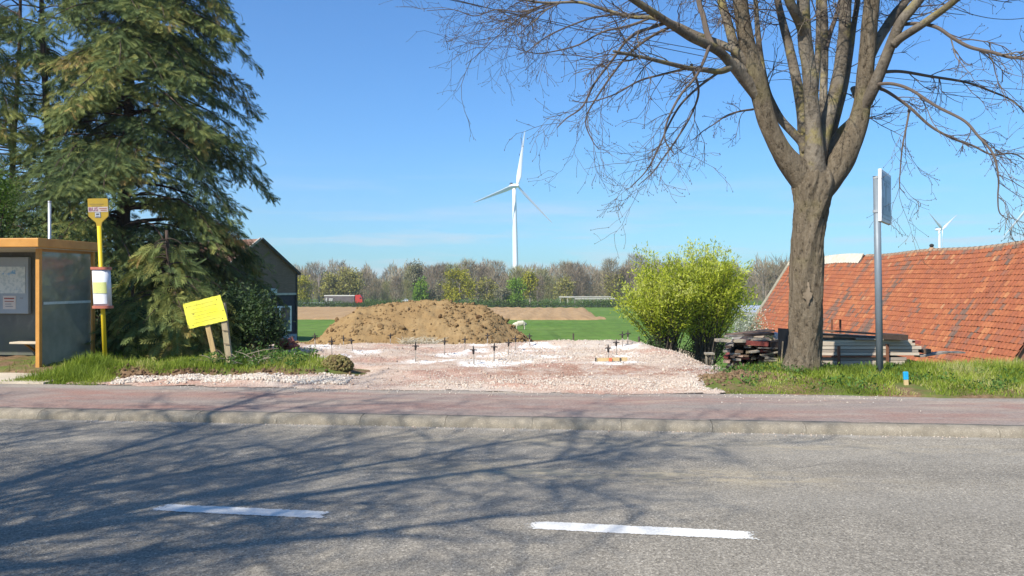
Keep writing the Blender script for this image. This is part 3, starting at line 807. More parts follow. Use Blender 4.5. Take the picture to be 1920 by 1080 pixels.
LIMBS = {
 'L1': [(1518, 352, 30, 0), (1492, 318, 26, -.05), (1470, 290, 21, -.1), (1452, 258, 18.5, -.15), (1437, 222, 17.5, -.2), (1427, 180, 18, -.25), (1418, 148, 17.5, -.3), (1408, 110, 15.5, -.3), (1399, 74, 15, -.35), (1392, 35, 14, -.4), (1388, 0, 13.5, -.45), (1380, -80, 12, -.5), (1368, -220, 9, -.6), (1362, -380, 5, -.7)],
 'L1a': [(1425, 180, 15, -.25), (1398, 150, 12, -.35), (1375, 124, 9.5, -.5), (1350, 98, 8.5, -.7), (1322, 82, 8, -.9), (1296, 70, 7.5, -1.1), (1268, 52, 7, -1.3), (1240, 34, 6.5, -1.5), (1210, 14, 6, -1.7), (1170, -12, 5, -1.9), (1110, -50, 4, -2.1)],
 'L1b': [(1405, 122, 10, -.3), (1384, 98, 8, -.3), (1360, 86, 7, -.2), (1330, 74, 6.5, -.1), (1300, 62, 6, 0), (1262, 44, 5.5, .1), (1222, 33, 4.5, .2), (1190, 32, 4, .3), (1160, 26, 3.6, .4), (1118, 13, 3.2, .5), (1083, 4, 3, .6), (1020, 5, 2.4, .7), (960, -4, 2, .8)],
 'L1c': [(1396, 140, 12, -.3), (1384, 112, 10, -.2), (1372, 70, 9, -.1), (1362, 34, 8.5, 0), (1352, 0, 8, .1), (1335, -80, 7, .3), (1310, -200, 5, .5)],
 'L1d': [(1338, 90, 6, -.8), (1326, 62, 5.5, -.7), (1318, 28, 5, -.6), (1310, 0, 5, -.5), (1300, -90, 4, -.3)],
 'L2': [(1512, 285, 10, .3), (1503, 266, 9.5, .35), (1488, 250, 8.5, .4), (1466, 226, 8, .5), (1449, 198, 8.5, .5), (1437, 165, 7, .5), (1425, 100, 6, .6), (1418, 20, 5, .8), (1412, -80, 4, 1.0)],
 'C1': [(1515, 310, 13, .3), (1508, 268, 12, .4), (1503, 215, 9.5, .5), (1496, 165, 10, .6), (1488, 125, 9.5, .7), (1478, 82, 9, .8), (1467, 40, 8, .9), (1458, 0, 7.5, 1.0), (1440, -110, 6, 1.2), (1420, -240, 4, 1.4)],
 'C2': [(1527, 330, 24, -.1), (1527, 285, 19, -.12), (1525, 235, 15, -.15), (1521, 180, 13.5, -.2), (1517, 130, 13, -.25), (1510, 82, 13, -.3), (1507, 40, 12, -.35), (1506, 0, 11.5, -.4), (1503, -100, 10, -.5), (1500, -240, 7.5, -.6), (1505, -400, 4.5, -.7)],
 'C2a': [(1511, 70, 12, -.3), (1500, 42, 10, -.45), (1488, 18, 9.5, -.6), (1478, -5, 9, -.7), (1455, -90, 7, -1.0), (1430, -210, 5, -1.3)],
 'C3': [(1540, 290, 10, .6), (1543, 230, 8.5, .7), (1544, 170, 8, .8), (1546, 110, 7.5, .9), (1546, 60, 8, 1.0), (1544, 0, 7.5, 1.1), (1540, -120, 6, 1.3), (1538, -260, 4, 1.5)],
 'C3a': [(1547, 95, 6, .9), (1557, 60, 5, 1.0), (1570, 22, 4.5, 1.1), (1585, -40, 4, 1.2)],
 'C4': [(1533, 305, 17, 0), (1543, 260, 14, .05), (1556, 210, 13, .1), (1568, 165, 12.5, .15), (1577, 115, 12, .2), (1583, 60, 11.5, .25), (1586, 0, 11, .3), (1592, -110, 9, .4), (1596, -260, 6.5, .5), (1592, -400, 4, .6)],
 'C5': [(1550, 300, 9, .7), (1561, 250, 8, .8), (1573, 205, 7.5, .9), (1584, 160, 7, 1.0), (1593, 105, 6.5, 1.1), (1601, 45, 6, 1.2), (1608, 0, 6, 1.3), (1620, -120, 4.5, 1.5)],
 'C6': [(1545, 300, 12, .4), (1562, 268, 9.5, .45), (1578, 245, 8.5, .4), (1598, 225, 8, .3), (1610, 195, 7, .4), (1600, 165, 6, .6)],
 'R1': [(1532, 358, 30, 0), (1556, 334, 27, -.02), (1577, 303, 25, -.05), (1595, 268, 22, -.1), (1608, 232, 19, -.12), (1616, 195, 16.5, -.15), (1621, 150, 15.5, -.2), (1626, 100, 15, -.25), (1630, 50, 14.5, -.3), (1635, 0, 14, -.35), (1645, -110, 11, -.4), (1650, -260, 8, -.5), (1660, -400, 4.5, -.5)],
 'R2': [(1616, 205, 14, -.15), (1634, 172, 12, -.3), (1650, 135, 11, -.4), (1662, 104, 10.5, -.5), (1674, 74, 10, -.6), (1690, 40, 9.5, -.7), (1718, 6, 9, -.8), (1770, -60, 7, -1.0), (1830, -160, 5, -1.2)],
 'R2b': [(1674, 84, 9, -.6), (1690, 70, 8, -.7), (1728, 46, 7.2, -.9), (1766, 19, 6.5, -1.1), (1793, -2, 6, -1.2), (1850, -50, 5, -1.4), (1920, -110, 4, -1.6)],
 'R2c': [(1628, 110, 11, -.1), (1644, 80, 10, 0), (1660, 54, 9.5, .1), (1680, 24, 9, .2), (1700, -2, 8.5, .3), (1740, -90, 7, .5), (1770, -210, 5, .7)],
 'R3': [(1688, 46, 5, -.6), (1722, 44, 4.5, -.8), (1756, 51, 4.4, -1.0), (1785, 70, 4.2, -1.2), (1818, 88, 4.2, -1.4), (1860, 98, 4, -1.6), (1893, 107, 3.7, -1.8), (1930, 112, 3.2, -2.0), (1990, 135, 2.5, -2.2)],
 'R4': [(1652, 135, 5, -.4), (1690, 134, 4.2, -.3), (1744, 143, 3.8, -.1), (1790, 150, 3.4, .1), (1818, 156, 3.2, .2), (1856, 170, 2.8, .4), (1900, 190, 2.3, .6), (1930, 222, 1.6, .8)],
 'R5': [(1644, 158, 5, -.4), (1672, 157, 4.2, -.6), (1707, 168, 3.8, -.9), (1755, 199, 3.6, -1.2), (1807, 226, 3.3, -1.5), (1833, 254, 3, -1.7), (1862, 289, 2.6, -1.9), (1872, 333, 2, -2.0), (1871, 370, 1.6, -2.0), (1874, 398, 1.2, -2.0), (1890, 412, .8, -2.0)],
 'R6': [(1640, 162, 5, -.3), (1664, 172, 4.2, -.4), (1704, 200, 3.8, -.5), (1744, 236, 3.4, -.6), (1785, 259, 3, -.7), (1826, 274, 2.6, -.8), (1860, 290, 2.2, -.9), (1900, 288, 1.8, -.9), (1930, 305, 1.2, -.9)],
 'R7': [(1706, 201, 3, -.5), (1700, 235, 2.4, -.6), (1692, 275, 2.0, -.7), (1688, 320, 1.4, -.7), (1687, 350, 1.0, -.7), (1697, 362, .7, -.7)],
 'D1': [(1372, 125, 7, -.5), (1350, 134, 5.5, -.7), (1322, 131, 4.6, -.9), (1293, 128, 4.2, -1.1), (1254, 119, 3.6, -1.4), (1204, 107, 2.8, -1.7), (1150, 96, 2.0, -2.0)],
 'D2': [(1352, 132, 4, -.7), (1334, 145, 3.4, -.8), (1310, 163, 3, -.9), (1278, 194, 2.8, -1.0), (1254, 234, 2.5, -1.1), (1232, 284, 2.1, -1.2), (1211, 321, 1.6, -1.3), (1183, 350, .9, -1.3)],
 'D3': [(1330, 86, 5, -.9), (1318, 118, 4, -1.1), (1302, 148, 3.4, -1.3), (1275, 180, 2.9, -1.5), (1251, 228, 2.4, -1.6), (1247, 262, 1.7, -1.7), (1265, 290, 1.0, -1.7)],
 'D4': [(1412, 205, 3, -.2), (1386, 209, 2.4, -.4), (1362, 217, 2.0, -.5), (1340, 232, 1.6, -.6), (1318, 246, 1.2, -.7), (1300, 262, .8, -.7)],
 'D5': [(1250, 42, 4.5, -1.4), (1222, 52, 3.8, -1.5), (1192, 62, 3.4, -1.7), (1168, 84, 3.1, -1.8), (1150, 110, 2.8, -1.9), (1115, 156, 2.3, -2.1), (1092, 200, 1.9, -2.2), (1062, 222, 1.4, -2.2), (1044, 240, .9, -2.2)],
 'D6': [(1262, 48, 4, -1.3), (1222, 68, 3.4, -1.2), (1190, 92, 3, -1.1), (1160, 124, 2.6, -1.0), (1118, 184, 2.1, -.9), (1098, 226, 1.6, -.8), (1110, 262, 1.2, -.8), (1123, 280, .8, -.8)],
 'D7': [(1296, 120, 3.6, -1.0), (1310, 170, 3, -.8), (1296, 215, 2.6, -.6), (1268, 262, 2.2, -.5), (1248, 290, 1.8, -.4), (1222, 325, 1.3, -.3), (1196, 348, .8, -.3)],
 'D8': [(1222, 33, 3.4, .2), (1180, 48, 3, .3), (1130, 60, 2.6, .4), (1085, 84, 2.2, .5), (1040, 96, 1.6, .5), (1005, 100, 1.2, .5), (968, 92, .8, .5)],
 'D9': [(1160, 26, 3, .4), (1110, 34, 2.4, .3), (1060, 52, 2, .2), (1020, 72, 1.6, .1), (985, 100, .9, 0)],
 'D10': [(1030, 5, 2.3, .7), (980, 22, 1.9, .7), (930, 18, 1.6, .8), (890, 30, 1.3, .8), (850, 18, 1.0, .8), (800, 20, .7, .8)],
 'D11': [(1290, 128, 3.2, -1.1), (1240, 140, 2.6, -1.2), (1198, 152, 2.1, -1.3), (1150, 178, 1.6, -1.4), (1100, 192, 1.1, -1.4), (1072, 188, .7, -1.4)],
 'B1': [(1530, 310, 14, .6), (1522, 240, 9, 1.4), (1530, 150, 7, 2.0), (1535, 40, 6, 2.5), (1530, -100, 4.5, 2.9)],
}
crown = Buf()
TPOS = np.array([P(1520, 350, TY0)[0], TY0, 0])
def twig(p0, d0, L, r, lvl, droop=.25, deep=4):
    n_ = 5 if lvl < 3 else 4
    pts = [p0]; d_ = d0 / np.linalg.norm(d0); st = L / n_
    ph_ = random.uniform(-1, 1)
    for i in range(n_):
        tt = i / n_
        d_ = d_ + np.array([random.gauss(0, .20), random.gauss(0, .20), random.gauss(0, .15) - droop * (1 - 1.7 * tt)])
        d_ /= np.linalg.norm(d_)
        pts.append(pts[-1] + d_ * st)
    rad = np.linspace(r, max(r * .45, .0022), n_ + 1)
    tube(crown, pts, rad, 4 if r < .006 else 5, random.random(), False)
    if lvl >= 3:
        e_ = pts[-1]; crown.add(np.array([e_ + [0, 0, .018], e_ + [.007, 0, 0], e_ + [-.004, .006, 0], e_ + [-.004, -.006, 0], e_ + [0, 0, -.008]]), [[0, 1, 2], [0, 2, 3], [0, 3, 1], [4, 2, 1], [4, 3, 2], [4, 1, 3]], random.random() * .4)
    if lvl < deep:
        nk = {1: 8, 2: 5, 3: 1}[lvl]
        for q in range(nk):
            s_ = random.uniform(.2, 1.0); i = min(int(s_ * n_), n_ - 1); f = s_ * n_ - i
            pp = pts[i] * (1 - f) + pts[i + 1] * f; dd = pts[i + 1] - pts[i]; dd /= np.linalg.norm(dd)
            sd = np.array([random.gauss(0, 1), random.gauss(0, 1), random.gauss(0, .8)]); sd -= dd * (sd @ dd); sd /= np.linalg.norm(sd)
            twig(pp, dd * random.uniform(.5, .9) + sd * random.uniform(.5, .9), L * random.uniform(.30, .62), max(r * .55, .0026), lvl + 1, droop * .9, deep)
for nm, tr in LIMBS.items():
    p_, r_ = limb_pts(tr)
    big = tr[0][2] >= 7
    if big:
        b = Buf(); rough_tube(b, p_, r_, 16 if tr[0][2] > 15 else 10, .16)
        part('limb', b, bark if nm in ('R1', 'L1') else limbm, tree, True)
    else:
        rough_tube(crown, p_, r_, 7, .15, .55)
    thin = tr[0][2] < 5.5
    n_k = int(len(tr) * (1.25 if thin else 1.0))
    for q in range(n_k):
        s_ = random.uniform(.12 if thin else .35, .97) ** (.95 if thin else .6); i = min(int(s_ * (len(p_) - 1)), len(p_) - 2)
        if r_[i] > .13: continue
        dd = p_[i + 1] - p_[i]; dd /= np.linalg.norm(dd)
        sd = np.array([random.gauss(0, 1), random.gauss(0, 1), random.gauss(0, .6)]); sd -= dd * (sd @ dd); sd /= np.linalg.norm(sd)
        outw = p_[i] - TPOS; outw[2] = 0; outw /= np.linalg.norm(outw) + .3
        hi = p_[i][2] > 6.4
        L = random.uniform(.40, 1.1) if thin else random.uniform(.5, 1.3)
        if hi: L *= 1.7
        twig(p_[i], dd * .7 + sd * .7 + outw * .3, L, min(.010, max(r_[i] * .4, .0038)) * (1.3 if hi else 1), 2 if (thin or not hi) else 1, .16 if thin else .06)
crown_o = part('crown', crown, twigm, tree, kind='stuff')
crown_o['label'] = 'fine bare twigs with buds'

# its neighbours on the near side of the road, behind the viewer: only their shadow shows
def near_tree(loc, ang, label):
    global crown
    base = np.array(loc, float)
    root = thing('street_tree', base, label, 'tree')
    b = Buf(); zz = np.linspace(0, 4.2, 16)
    rough_tube(b, base + np.stack([.05 * np.sin(zz), 0 * zz, zz], 1), np.interp(zz, [0, .3, 3.4, 4.2], [.30, .21, .19, .12]), 18, .16)
    part('trunk', b, bark, root, True)
    crown = Buf()
    for k_ in range(15):
        a_ = ang + k_ * 2.4; el_ = random.uniform(.45, 1.35)
        d_ = np.array([math.cos(a_) * math.cos(el_), math.sin(a_) * math.cos(el_), math.sin(el_)])
        L_ = random.uniform(4.6, 7.0); p_ = [base + [0, 0, random.uniform(3.0, 4.0)]]
        for q in range(9):
            d_ = d_ + np.array([random.gauss(0, .10), random.gauss(0, .10), .05 + random.gauss(0, .06)]); d_ /= np.linalg.norm(d_); p_.append(p_[-1] + d_ * L_ / 9)
        p_ = np.array(p_); r_ = np.linspace(.075, .012, 10)
        b = Buf(); rough_tube(b, p_, r_, 8, .15); part('limb', b, limbm, root, True)
        for q in range(17):
            i = random.randint(2, 8); dd = p_[i + 1] - p_[i]; dd /= np.linalg.norm(dd)
            sd = np.array([random.gauss(0, 1), random.gauss(0, 1), random.gauss(0, .6)]); sd -= dd * (sd @ dd); sd /= np.linalg.norm(sd)
            twig(p_[i], dd * .6 + sd * .8, random.uniform(1.0, 2.1), random.uniform(.011, .018), 1, .05, 3)
    part('crown', crown, twigm, root, kind='stuff')
    return root
nt = near_tree((-7.4, 1.2, 0), .3, 'bare tree standing behind the viewer, throwing branch shadows across the road')
for lc, an_, lb_ in (((-12.9, 1.5, 0), 2.0, 'bare tree behind the viewer further left, shading the road by the shelter'), ((-10.4, -3.0, 0), 4.1, 'bare tree set back behind the viewer, shading the nearest part of the road')):
    n2_ = copy_tree(nt); n2_.location = lc; n2_.rotation_euler = (0, 0, an_); n2_['label'] = lb_

# ------------------------------------------------------------------ conifers
def spray_template():
    v = []; f = []
    for i in range(7):
        s = i / 7.0
        for sd in (-1, 1):
            w_ = (.34 * (1 - s) ** .6 + .05) * sd
            o = len(v)
            v += [(s, 0, 0), (s + .10, w_ * .45 - .06 * sd, .0), (s + .24, w_, -.05), (s + .17, w_ * .5 + .085 * sd, 0)]
            f.append([o, o + 1, o + 2, o + 3])
    o = len(v); v += [(.8, -.06, 0), (1.15, 0, -.03), (.8, .06, 0), (0, 0, .0)]; f.append([o + 3, o, o + 1, o + 2])
    v = np.array(v); v[:, 2] -= .28 * v[:, 0] ** 2
    v[:, 2] += .10 * np.abs(v[:, 1])
    return v, np.array(f)
SPV, SPF = spray_template()
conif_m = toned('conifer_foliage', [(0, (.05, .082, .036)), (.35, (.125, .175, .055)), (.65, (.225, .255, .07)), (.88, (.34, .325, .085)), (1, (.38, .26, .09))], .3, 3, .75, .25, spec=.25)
conif_bark = plain('conifer_bark', (.11, .075, .055), (.05, .035, .026), 8, .95, .6, 14, (1, 1, .3))
def conifer(base, Ht, R, nbr, zmin, label, seed, trunk_r=.17, dens=1.0, keep=1.0, bias=0.0, size=(.20, .42), az=None, left=1.0):
    rg = np.random.default_rng(seed)
    base = np.array(base, float)
    root = thing('conifer_tree', base, label, 'tree')
    b = Buf()
    zz = np.linspace(0, Ht, 14)
    axis_p = np.stack([base[0] + .10 * np.sin(zz * .5 + seed), base[1] + .08 * np.cos(zz * .4 + seed), base[2] + zz], 1)
    tube(b, axis_p, np.interp(zz, [0, .3, Ht], [trunk_r * 1.5, trunk_r, .03]), 10)
    part('trunk', b, conif_bark, root, True)
    br = Buf(); fo = Buf()
    PP, AA, NN, SS, TT = [], [], [], [], []
    for i in range(nbr):
        z = zmin + (Ht - zmin) * (i + rg.random()) / nbr
        if rg.random() > keep: continue
        a = rg.uniform(0, 2 * math.pi) if az is None else rg.uniform(*az)
        L = R(base[2] + z) * rg.uniform(.62, 1.08)
        if math.cos(a) < -.2: L *= left
        if L < .25: continue
        o = np.array([math.cos(a), math.sin(a), 0]); sdv = np.array([-o[1], o[0], 0])
        p0 = np.array([np.interp(z, zz, axis_p[:, 0]), np.interp(z, zz, axis_p[:, 1]), base[2] + z])
        s_ = np.linspace(0, 1, 7)
        rise, drp = rg.uniform(.0, .22), rg.uniform(.28, .55)
        bz = L * (rise * np.sin(s_ * 2.2) - drp * s_ ** 2.2)
        wob = L * .08 * np.sin(s_ * 3 + rg.uniform(0, 6))
        pts = p0 + o * (L * s_)[:, None] + sdv * wob[:, None]; pts[:, 2] += bz
        tube(br, pts, np.linspace(.012 + .010 * L, .004, 7), 4, .5, False)
        n_s = int(rg.uniform(13, 24) * L * dens)
        tbase = rg.normal(.42 + bias, .17)
        st = rg.uniform(.28, 1.02, n_s) ** .85
        c_ = np.stack([np.interp(st, s_, pts[:, k_]) for k_ in range(3)], 1)
        lat = rg.normal(0, 1, n_s) * (.12 + .26 * L * (1.08 - st) * .6)
        c_ += sdv * lat[:, None] + o * (np.abs(lat) * .35)[:, None]
        c_[:, 2] -= np.abs(rg.normal(0, .10, n_s)) + np.abs(lat) * .25
        A_ = o * .75 + sdv * (np.sign(lat) * np.minimum(np.abs(lat) * 2.2, .9))[:, None] + np.array([0, 0, -.45]) + rg.normal(0, .30, (n_s, 3))
        N_ = np.array([0, 0, .7]) + o * .9 + rg.normal(0, .55, (n_s, 3))
        PP.append(c_); AA.append(A_); NN.append(N_)
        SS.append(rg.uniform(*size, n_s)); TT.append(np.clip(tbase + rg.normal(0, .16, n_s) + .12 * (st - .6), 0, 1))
    PP = np.concatenate(PP); AA = np.concatenate(AA); NN = np.concatenate(NN); SS = np.concatenate(SS); TT = np.concatenate(TT)
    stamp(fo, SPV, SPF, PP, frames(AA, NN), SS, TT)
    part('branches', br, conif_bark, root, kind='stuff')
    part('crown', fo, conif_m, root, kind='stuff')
    return root

YA = 24.0
def RA_(z):
    py = HORIZON - (z - CAMZ) / YA * FPX + 48
    px = np.interp(py, [-700, -300, 0, 100, 200, 300, 350, 400, 440, 480, 520, 560, 600, 650, 690], [45, 130, 196, 216, 234, 250, 264, 280, 286, 288, 284, 270, 240, 208, 170])
    return px / FPX * YA
conifer((P(236, 0, YA)[0], YA, -.8), 15.5, RA_, 360, .9, 'tall dense drooping conifer with olive sprays behind the bus stop pole', 3, .26, 2.6, .86, .03, size=(.15, .34), left=.62)
def RB(z): return np.interp(z, [0, 3, 5.5, 12, 15], [1.8, 2.5, 2.4, 1.9, .5])
conifer((P(86, 0, 24.5)[0], 24.5, -.8), 15, RB, 105, 2.6, 'sparse conifer with bare lower trunk behind the bus shelter roof', 5, .17, 1.1, .7, .06, (.2, .42))
conifer((P(30, 0, 26)[0], 26, -1), 14.5, RB, 85, 3.5, 'thin gappy conifer at the left edge behind the shelter', 8, .14, 1.0, .65, .08, (.2, .42))
conifer((P(-50, 0, 23)[0], 23, -.8), 13.5, RB, 90, 2.5, 'conifer half out of the picture at the far left', 12, .15, 1.1, .7, .08, (.2, .42))
# low skirt: a spreading juniper in front of the big conifer
def RJ(z): return np.interp(z, [0, .6, 1.4, 2.2, 2.7], [1.35, 1.5, 1.15, .6, .15])
conifer((P(318, 0, 15.6)[0], 15.6, .2), 2.5, RJ, 75, .12, 'low spreading conifer bush with pale drooping sprays behind the yellow board', 21, .06, 1.9, 1, .16, (.18, .34))
def RJ2(z): return np.interp(z, [0, .4, 1.0, 1.5], [.7, .85, .6, .1])
conifer((P(258, 0, 15.1)[0], 15.1, .2), 1.45, RJ2, 40, .1, 'small conifer bush with pale sprays right of the bus stop pole', 22, .04, 2.0, 1, .12, (.16, .30))

# ------------------------------------------------------------------ broad-leaved shrubs and willows
LEAFV = np.array([(0, 0, 0), (.45, -.22, .03), (1, 0, -.06), (.45, .22, .03)]); LEAFF = np.array([[0, 1, 2, 3]])
NARV = np.array([(0, 0, 0), (.4, -.11, .02), (1, 0, -.12), (.4, .11, .02)])
def leaves(b, pos, size, tone, tv=LEAFV, up=.6, axis_=None):
    n = len(pos)
    a = RNG.normal(size=(n, 3)) * .8 + (axis_ if axis_ is not None else 0)
    nr = RNG.normal(size=(n, 3)) + np.array([0, 0, up])
    stamp(b, tv, LEAFF, pos, frames(a, nr), size, tone)
def shrub(name, base, rx, ry, rz, n, mat, label, cat='shrub', size=(.05, .1), stem=None, clumps=16, seed=0, bias=.5):
    rg = np.random.default_rng(seed)
    root = thing(name, base, label, cat)
    base = np.array(base, float)
    b = Buf()
    cc = []
    for i in range(clumps):
        a = rg.uniform(0, 2 * math.pi); rr = rg.random() ** .5; h_ = rg.uniform(.15, 1)
        lim = math.sqrt(max(.08, 1 - (h_ - .35) ** 2 / .55))
        e_ = base + [rx * rr * lim * math.cos(a), ry * rr * lim * math.sin(a), rz * h_]
        cc.append(e_)
        mid = base * .5 + e_ * .5 + rg.normal(0, .06, 3); mid[2] += .05 * rz
        tube(b, [base + rg.normal(0, .04, 3) * [1, 1, 0], mid, e_], [.02, .014, .005], 5, .5, False)
    part('stems', b, stem or conif_bark, root)
    cc = np.array(cc)
    k_ = rg.integers(0, clumps, n)
    sg = np.array([rx, ry, rz * .7]) * (1.25 / clumps ** .5)
    pos = cc[k_] + rg.normal(0, 1, (n, 3)) * sg * .75
    pos[:, 2] = np.maximum(pos[:, 2], base[2] + .02)
    tn = np.clip(bias + rg.normal(0, .2, n) + (k_ % 5 - 2) * .05, 0, 1)
    b = Buf(); leaves(b, pos, rg.uniform(*size, n), tn)
    part('foliage', b, mat, root, kind='stuff')
    return root
dark_leaf = toned('dark_shrub_leaf', [(0, (.014, .03, .012)), (.5, (.035, .065, .02)), (1, (.10, .15, .04))], .2, 6, .5, .1)
shrub('evergreen_shrub', (P(487, 0, 16.0)[0], 16.0, .2), .42, .5, .95, 4600, dark_leaf, 'dark broad-leaved evergreen shrub hiding the foot of the house', size=(.05, .10), seed=4)
shrub('evergreen_shrub', (P(438, 0, 16.6)[0], 16.6, .2), .55, .6, 1.1, 5500, dark_leaf, 'taller dark evergreen shrub between the conifer and the house gable', size=(.05, .10), seed=6)
shrub('evergreen_shrub', (P(375, 0, 16.4)[0], 16.4, .2), .9, .6, 1.1, 6500, dark_leaf, 'low dark undergrowth shrub behind the yellow board', size=(.05, .10), seed=9)
shrub('evergreen_shrub', (P(170, 0, 16.6)[0], 16.6, .2), 1.1, .5, 1.5, 7000, dark_leaf, 'dark undergrowth shrub behind the shelter glass', size=(.05, .10), seed=10)
shrub('evergreen_shrub', (P(40, 0, 17.0)[0], 17.0, .2), 1.5, .6, 2.2, 9000, dark_leaf, 'dark hedge shrub behind the back wall of the shelter', size=(.05, .10), seed=13)
fresh_leaf = toned('fresh_leaf', [(0, (.05, .10, .012)), (.5, (.10, .18, .02)), (1, (.17, .25, .04))], .2, 6, .6, .3)
shrub('leafy_shrub', (P(-8, 0, 18.4)[0], 18.4, 2.5), .5, .5, 1.5, 2200, fresh_leaf, 'fresh green leafy bush at the left edge above the shelter', size=(.05, .11), seed=15)
# weeds at the foot of the bank shrubs
weed = toned('weed_leaf', [(0, (.045, .10, .02)), (.5, (.085, .17, .03)), (1, (.14, .24, .05))], .2, 6, .6, .25)
b = Buf()
N = 2600
x = RNG.uniform(-5.2, -3.6, N); y = RNG.uniform(12.7, 14.6, N)
cl = np.round(x * 3) / 3 + RNG.normal(0, .05, N)
pos = np.stack([cl, y, H(cl, y) + RNG.uniform(.0, .18, N) * (.4 + RNG.random(N))], 1)
leaves(b, pos, RNG.uniform(.03, .08, N), RNG.random(N), up=1)
put('bank_weeds', b.mesh('bank_weeds'), weed, label='low green weeds on top of the left bank', cat='weeds', kind='stuff')

willow_leaf = toned('willow_leaf', [(0, (.28, .34, .03)), (.4, (.50, .55, .05)), (.75, (.62, .66, .08)), (1, (.68, .70, .22))], .10, 5, .6, .5)
willow_bark = plain('willow_bark', (.12, .095, .07), (.045, .036, .028), 7, .95, .8, 12, (1, 1, .4))
def willow(px, Y, rx, rz, zc, nsh, label, seed, lean=0):
    rg = np.random.default_rng(seed)
    X0 = P(px, 0, Y)[0]; g = float(H(X0, Y))
    base = np.array([X0, Y, g - .05])
    root = thing('pollard_willow', base, label, 'tree', 'pollard willows beyond the gravel')
    head = base + [0, 0, 1.0]
    b = Buf()
    zz = np.linspace(0, 1.15, 10)
    rough_tube(b, base + np.stack([.04 * np.sin(zz * 4), 0 * zz, zz], 1), np.interp(zz, [0, .2, .8, 1.0, 1.15], [.30, .24, .26, .34, .2]), 14, .5)
    part('trunk', b, willow_bark, root, True)
    br = Buf(); fo = Buf()
    pos, ax = [], []
    top = zc + rz
    for i in range(nsh):
        a = rg.uniform(0, 2 * math.pi); el = math.asin(rg.uniform(-.25, 1) ** 1 if rg.random() > .2 else rg.uniform(.5, 1))
        d_ = np.array([math.cos(a) * math.cos(el), math.sin(a) * math.cos(el), math.sin(el)])
        tgt = np.array([base[0] + lean, base[1], zc]) + d_ * np.array([rx, rx * .85, rz]) * rg.uniform(.55, 1.10)
        if el > .9 and rg.random() < .3: tgt[2] += rg.uniform(.15, .75)
        h0 = head + rg.normal(0, .16, 3) * [1, 1, .5]
        mid = (h0 + tgt) / 2 + np.array([0, 0, .35]) + rg.normal(0, .1, 3)
        s_ = np.linspace(0, 1, 9)[:, None]
        pts = (1 - s_) ** 2 * h0 + 2 * s_ * (1 - s_) * mid + s_ ** 2 * tgt
        tube(br, pts, np.linspace(.016, .003, 9), 4, .5, False)
        L = np.linalg.norm(tgt - h0)
        nl = int(46 * L)
        q = rg.uniform(.18, 1, nl) ** .75
        pp = np.stack([np.interp(q, s_[:, 0], pts[:, k_]) for k_ in range(3)], 1) + rg.normal(0, .085, (nl, 3))
        dd = (tgt - mid) / np.linalg.norm(tgt - mid)
        pos.append(pp); ax.append(np.tile(dd * .9 + [0, 0, .2], (nl, 1)))
    pos = np.concatenate(pos); ax = np.concatenate(ax)
    tn = np.clip(.5 + .9 * fbm(pos[:, 0] + pos[:, 1], pos[:, 2], 1.4, 3) + rg.normal(0, .25, len(pos)), 0, 1)
    leaves(fo, pos, rg.uniform(.05, .15, len(pos)), tn, np.array([(0, 0, 0), (.4, -.17, .02), (1, 0, -.1), (.4, .17, .02)]), .5, ax)
    part('branches', br, willow_bark, root, kind='stuff')
    part('crown', fo, willow_leaf, root, kind='stuff')
willow(1250, 26.0, 1.72, 1.25, 1.18, 185, 'bright yellow-green pollard willow, left of the pair beyond the gravel', 31, -.1)
willow(1322, 26.6, 1.65, 1.6, 1.30, 200, 'bright yellow-green pollard willow, taller and right of the pair, before the tiled roof', 32, .1)
shrub('evergreen_shrub', (P(1226, 0, 25.2)[0], 25.2, -1.1), .35, .3, .85, 1500, dark_leaf, 'small dark bush under the left pollard willow', size=(.05, .1), seed=16)
shrub('evergreen_shrub', (P(1335, 0, 27.4)[0], 27.4, -1.3), 1.1, .4, 1.0, 3500, dark_leaf, 'shaded undergrowth beneath the right pollard willow', size=(.05, .1), seed=17)
blossom = toned('blossom', [(0, (.10, .16, .05)), (.45, (.22, .28, .14)), (.7, (.60, .62, .52)), (1, (.78, .78, .72))], .1, 6, .7, .25)
shrub('flowering_shrub', (P(1392, 0, 44)[0], 44, -2.3), 1.5, 1.2, 2.1, 6000, blossom, 'white-blossomed shrub in front of the tin shed', size=(.06, .13), seed=18, bias=.55)

# ------------------------------------------------------------------ grass
BLV = np.array([(0, -.03, 0), (0, .03, 0), (.06, -.022, .5), (.06, .022, .5), (.25, 0, 1.0)])
BLF4 = np.array([[0, 1, 3, 2]]); BLF3 = np.array([[2, 3, 4]])
def blades(b, x, y, z, h, tone):
    n = len(x)
    a = RNG.uniform(0, 2 * math.pi, n); tl = RNG.normal(0, .32, n); tb = RNG.normal(0, .32, n)
    upv = np.stack([tl, tb, np.ones(n)], 1); upv /= np.linalg.norm(upv, axis=1)[:, None]
    xv = np.stack([np.cos(a), np.sin(a), np.zeros(n)], 1)
    yv = np.cross(upv, xv); yv /= np.linalg.norm(yv, axis=1)[:, None]; xv = np.cross(yv, upv)
    R = np.stack([xv, yv, upv], -1)
    sc = np.stack([h * RNG.uniform(.4, 2.2, n), np.full(n, .16) * RNG.uniform(.6, 1.3, n), h], 1)
    V_ = np.einsum('nij,nkj->nki', R, BLV[None] * sc[:, None, :]) + np.stack([x, y, z], 1)[:, None, :]
    off = (np.arange(n) * 5)[:, None, None]
    base = b.n
    b.add(V_.reshape(-1, 3), (BLF4[None] + off).reshape(-1, 4), np.repeat(tone, 5))
    b.f.setdefault(3, []).append((BLF3[None] + off).reshape(-1, 3) + base)
